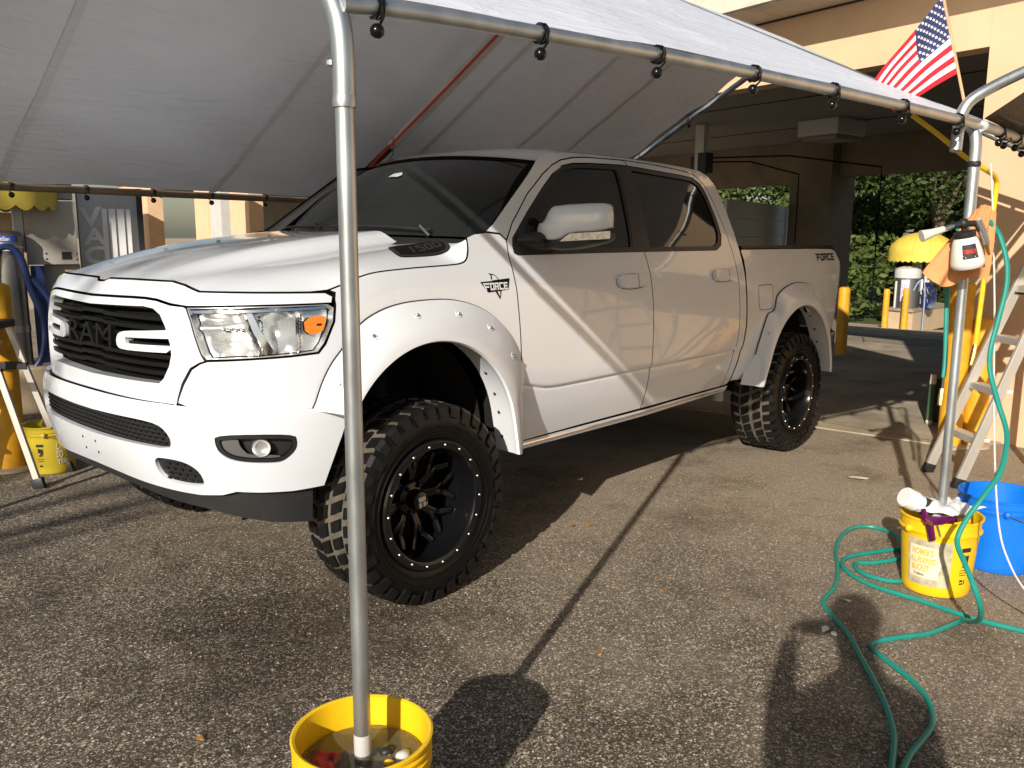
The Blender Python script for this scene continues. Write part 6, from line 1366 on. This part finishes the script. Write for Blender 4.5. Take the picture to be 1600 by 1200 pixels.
# litter
M['litter']=mat('paper_litter',(.72,.68,.60),.9,var=.1); M['leafl']=mat('dry_leaf',(.42,.20,.06),.8,var=.3,scale=60)
for k,(x,y,s,mm,nm,lb) in enumerate(((-3.238,1.742,.05,'litter','paper_scrap','flattened white paper scrap on the asphalt left of the ladder foot'),(-1.233,2.435,.02,'litter','paper_scrap','crumpled white scrap by the shadow of the photographer head'),(-.895,2.48,.022,'litter','paper_scrap','white scrap inside the left hose loop, nearest the hose'),(-.873,2.524,.016,'litter','paper_scrap','tiny white scrap touching the photographer shadow'),(1.225,1.312,.018,'leafl','fallen_leaf','small orange leaf on the asphalt left of the foreground bucket'),(-1.188,.927,.022,'leafl','fallen_leaf','dry leaf on the sunlit asphalt beside the front tyre'),(-1.266,.996,.020,'leafl','fallen_leaf','yellow leaf on the sunlit asphalt right of the front tyre'),(-.771,1.777,.014,'leafl','fallen_leaf','small leaf in the middle of the sunlit asphalt'),(-.093,1.926,.012,'leafl','fallen_leaf','leaf fragment beside the pole shadow'))):
    rg=random.Random(k); n=7; pts=[(s*rg.uniform(.6,1.1)*math.cos(6.28*i/n)*1.5,s*rg.uniform(.5,.9)*math.sin(6.28*i/n),.004+rg.uniform(0,.010)) for i in range(n)]
    mb=MB(); mb.add(pts+[(0,0,.012)],[(i,(i+1)%n,n) for i in range(n)]); o=mb.build(nm,mm,None,sm=False); o.location=(x,y,0); o.rotation_euler=(0,0,rg.uniform(0,3)); tag(o,lb,'litter' if mm=='litter' else 'leaf')
# loose grit on the near asphalt: thousands of chips, one object
rg=np.random.default_rng(2); n=5200; rr=1.2+4.6*rg.random(n)**.8; aa=YAW+R(1)*rg.uniform(-37,37,n); X=CAMLOC.x+rr*np.cos(aa); Y=CAMLOC.y+rr*np.sin(aa); S=.0022+.0042*rg.random(n)**2.5
base=np.array([(1,0,0),(-.5,.8,0),(-.6,-.8,0),(.1,.05,.75)]); V=[];F=[]
th=rg.random(n)*6.28
for i in range(n):
    c_,s_=math.cos(th[i]),math.sin(th[i]); k=len(V)
    for bx,by,bz in base: V.append((X[i]+S[i]*(bx*c_-by*s_),Y[i]+S[i]*(bx*s_+by*c_),S[i]*bz+.0006))
    F+=[(k,k+1,k+3),(k+1,k+2,k+3),(k+2,k,k+3)]
me=bpy.data.meshes.new('loose_grit'); me.from_pydata(V,[],F); M['grit']=mat('grit',(.40,.33,.25),.9,var=.5,scale=300); o=link('loose_grit',me,'grit'); o['kind']='stuff'; o['label']='loose stone chips scattered over the near asphalt'
# ------------------------------------------------------------------ photographer standing at the camera
def person():
    b=Vector((CAMLOC.x-fv.x*.33,CAMLOC.y-fv.y*.33,0))+rv*.05; P_=lambda r_,f_,z:b+rv*r_+fv*f_+Z_*z
    t=thing('person','person in a dark shirt and trousers holding up a phone to photograph the truck','person',tuple(b))
    pts=[(P_(0,0,.95),.14),(P_(0,0,1.12),.13),(P_(0,.01,1.32),.17),(P_(0,.0,1.46),.12),(P_(0,.02,1.56),.06),(P_(0,.05,1.64),.085),(P_(0,.05,1.73),.10),(P_(0,.05,1.81),.07)]
    ed=[(i,i+1) for i in range(7)]
    for sg in (-1,1):
        k=len(pts); pts+=[(P_(.17*sg,0,1.43),.075),(P_(.23*sg,.06,1.22),.062),(P_(.185*sg-.03,.20,1.40),.05),(P_(.115*sg-.05,.295,1.565),.032)]; ed+=[(3,k),(k,k+1),(k+1,k+2),(k+2,k+3)]
        k=len(pts); pts+=[(P_(.11*sg,0,.85),.105),(P_(.13*sg,.01,.50),.068),(P_(.14*sg,-.02,.10),.048),(P_(.145*sg,.10,.045),.042)]; ed+=[(0,k),(k,k+1),(k+1,k+2),(k+2,k+3)]
    me=bpy.data.meshes.new('body'); me.from_pydata([p-b for p,_ in pts],ed,[]); o=bpy.data.objects.new('body',me); COL.objects.link(o); o.parent=t; t.location=b
    sk=o.modifiers.new('skin','SKIN'); sk.use_smooth_shade=True
    for v,(_,r_) in zip(me.skin_vertices[0].data,pts): v.radius=(r_,r_)
    me.skin_vertices[0].data[0].use_root=True
    ss=o.modifiers.new('sub','SUBSURF'); ss.levels=2; ss.render_levels=2
    me.materials.append(mat('dark_clothes',(.05,.06,.09),.9,var=.2))
    for sg in (-1,1):
        for k in range(5):
            p0=P_(.112*sg-.05,.30,1.575); z=.02-.016*k; mb=MB(); tip=P_((.083+.004*k)*sg-.05,.312,1.600+z) if k<4 else P_(.075*sg-.05,.29,1.545)
            mb.tube([p0+Z_*z*.6,(p0+tip)/2+rv*.012*sg+Z_*z*.3,tip],[.011,.010,.008],8); mb.ball(tip,.008,8); mb.build('finger',mat('skin',(.45,.28,.20),.6) if 'skin' not in bpy.data.materials else bpy.data.materials['skin'],t)
    mb=MB(); mb.box(P_(-.05,.310,1.597),(.152,.008,.075),ax=(rv,fv,Z_),bev=.003); ph=mb.build('phone','gloss',None); tag(ph,'dark phone held up by the person to take the photo','phone')
    mb=MB(); hd=P_(0,.045,1.775); mb.ball(hd,.108,16,(1,1,.92)); mb.build('hair',mat('dark_hair',(.03,.02,.015),.8,var=.2),t)
person()
# ------------------------------------------------------------------ trees behind the photographer that dapple the light
def shade_tree(label,loc,h,rad,seed,cz,nclu,nper,size,lean=(0,0)): return tree('shade_tree',label,loc,h,rad,seed,'leaf1',nper=nper,size=size,group='trees behind the photographer',cz=cz,nclu=nclu,trunk_r=.11,lean=lean)
shade_tree('broad tree behind the photographer shading the vacuum station',(15.0,1.4,0),11.2,3.0,61,.78,30,60,.16)
shade_tree('slim tree behind the photographer whose leaves dapple the hood',(13.4,.6,0),9.7,1.4,62,.86,22,110,.10,lean=(-.4,3.35))
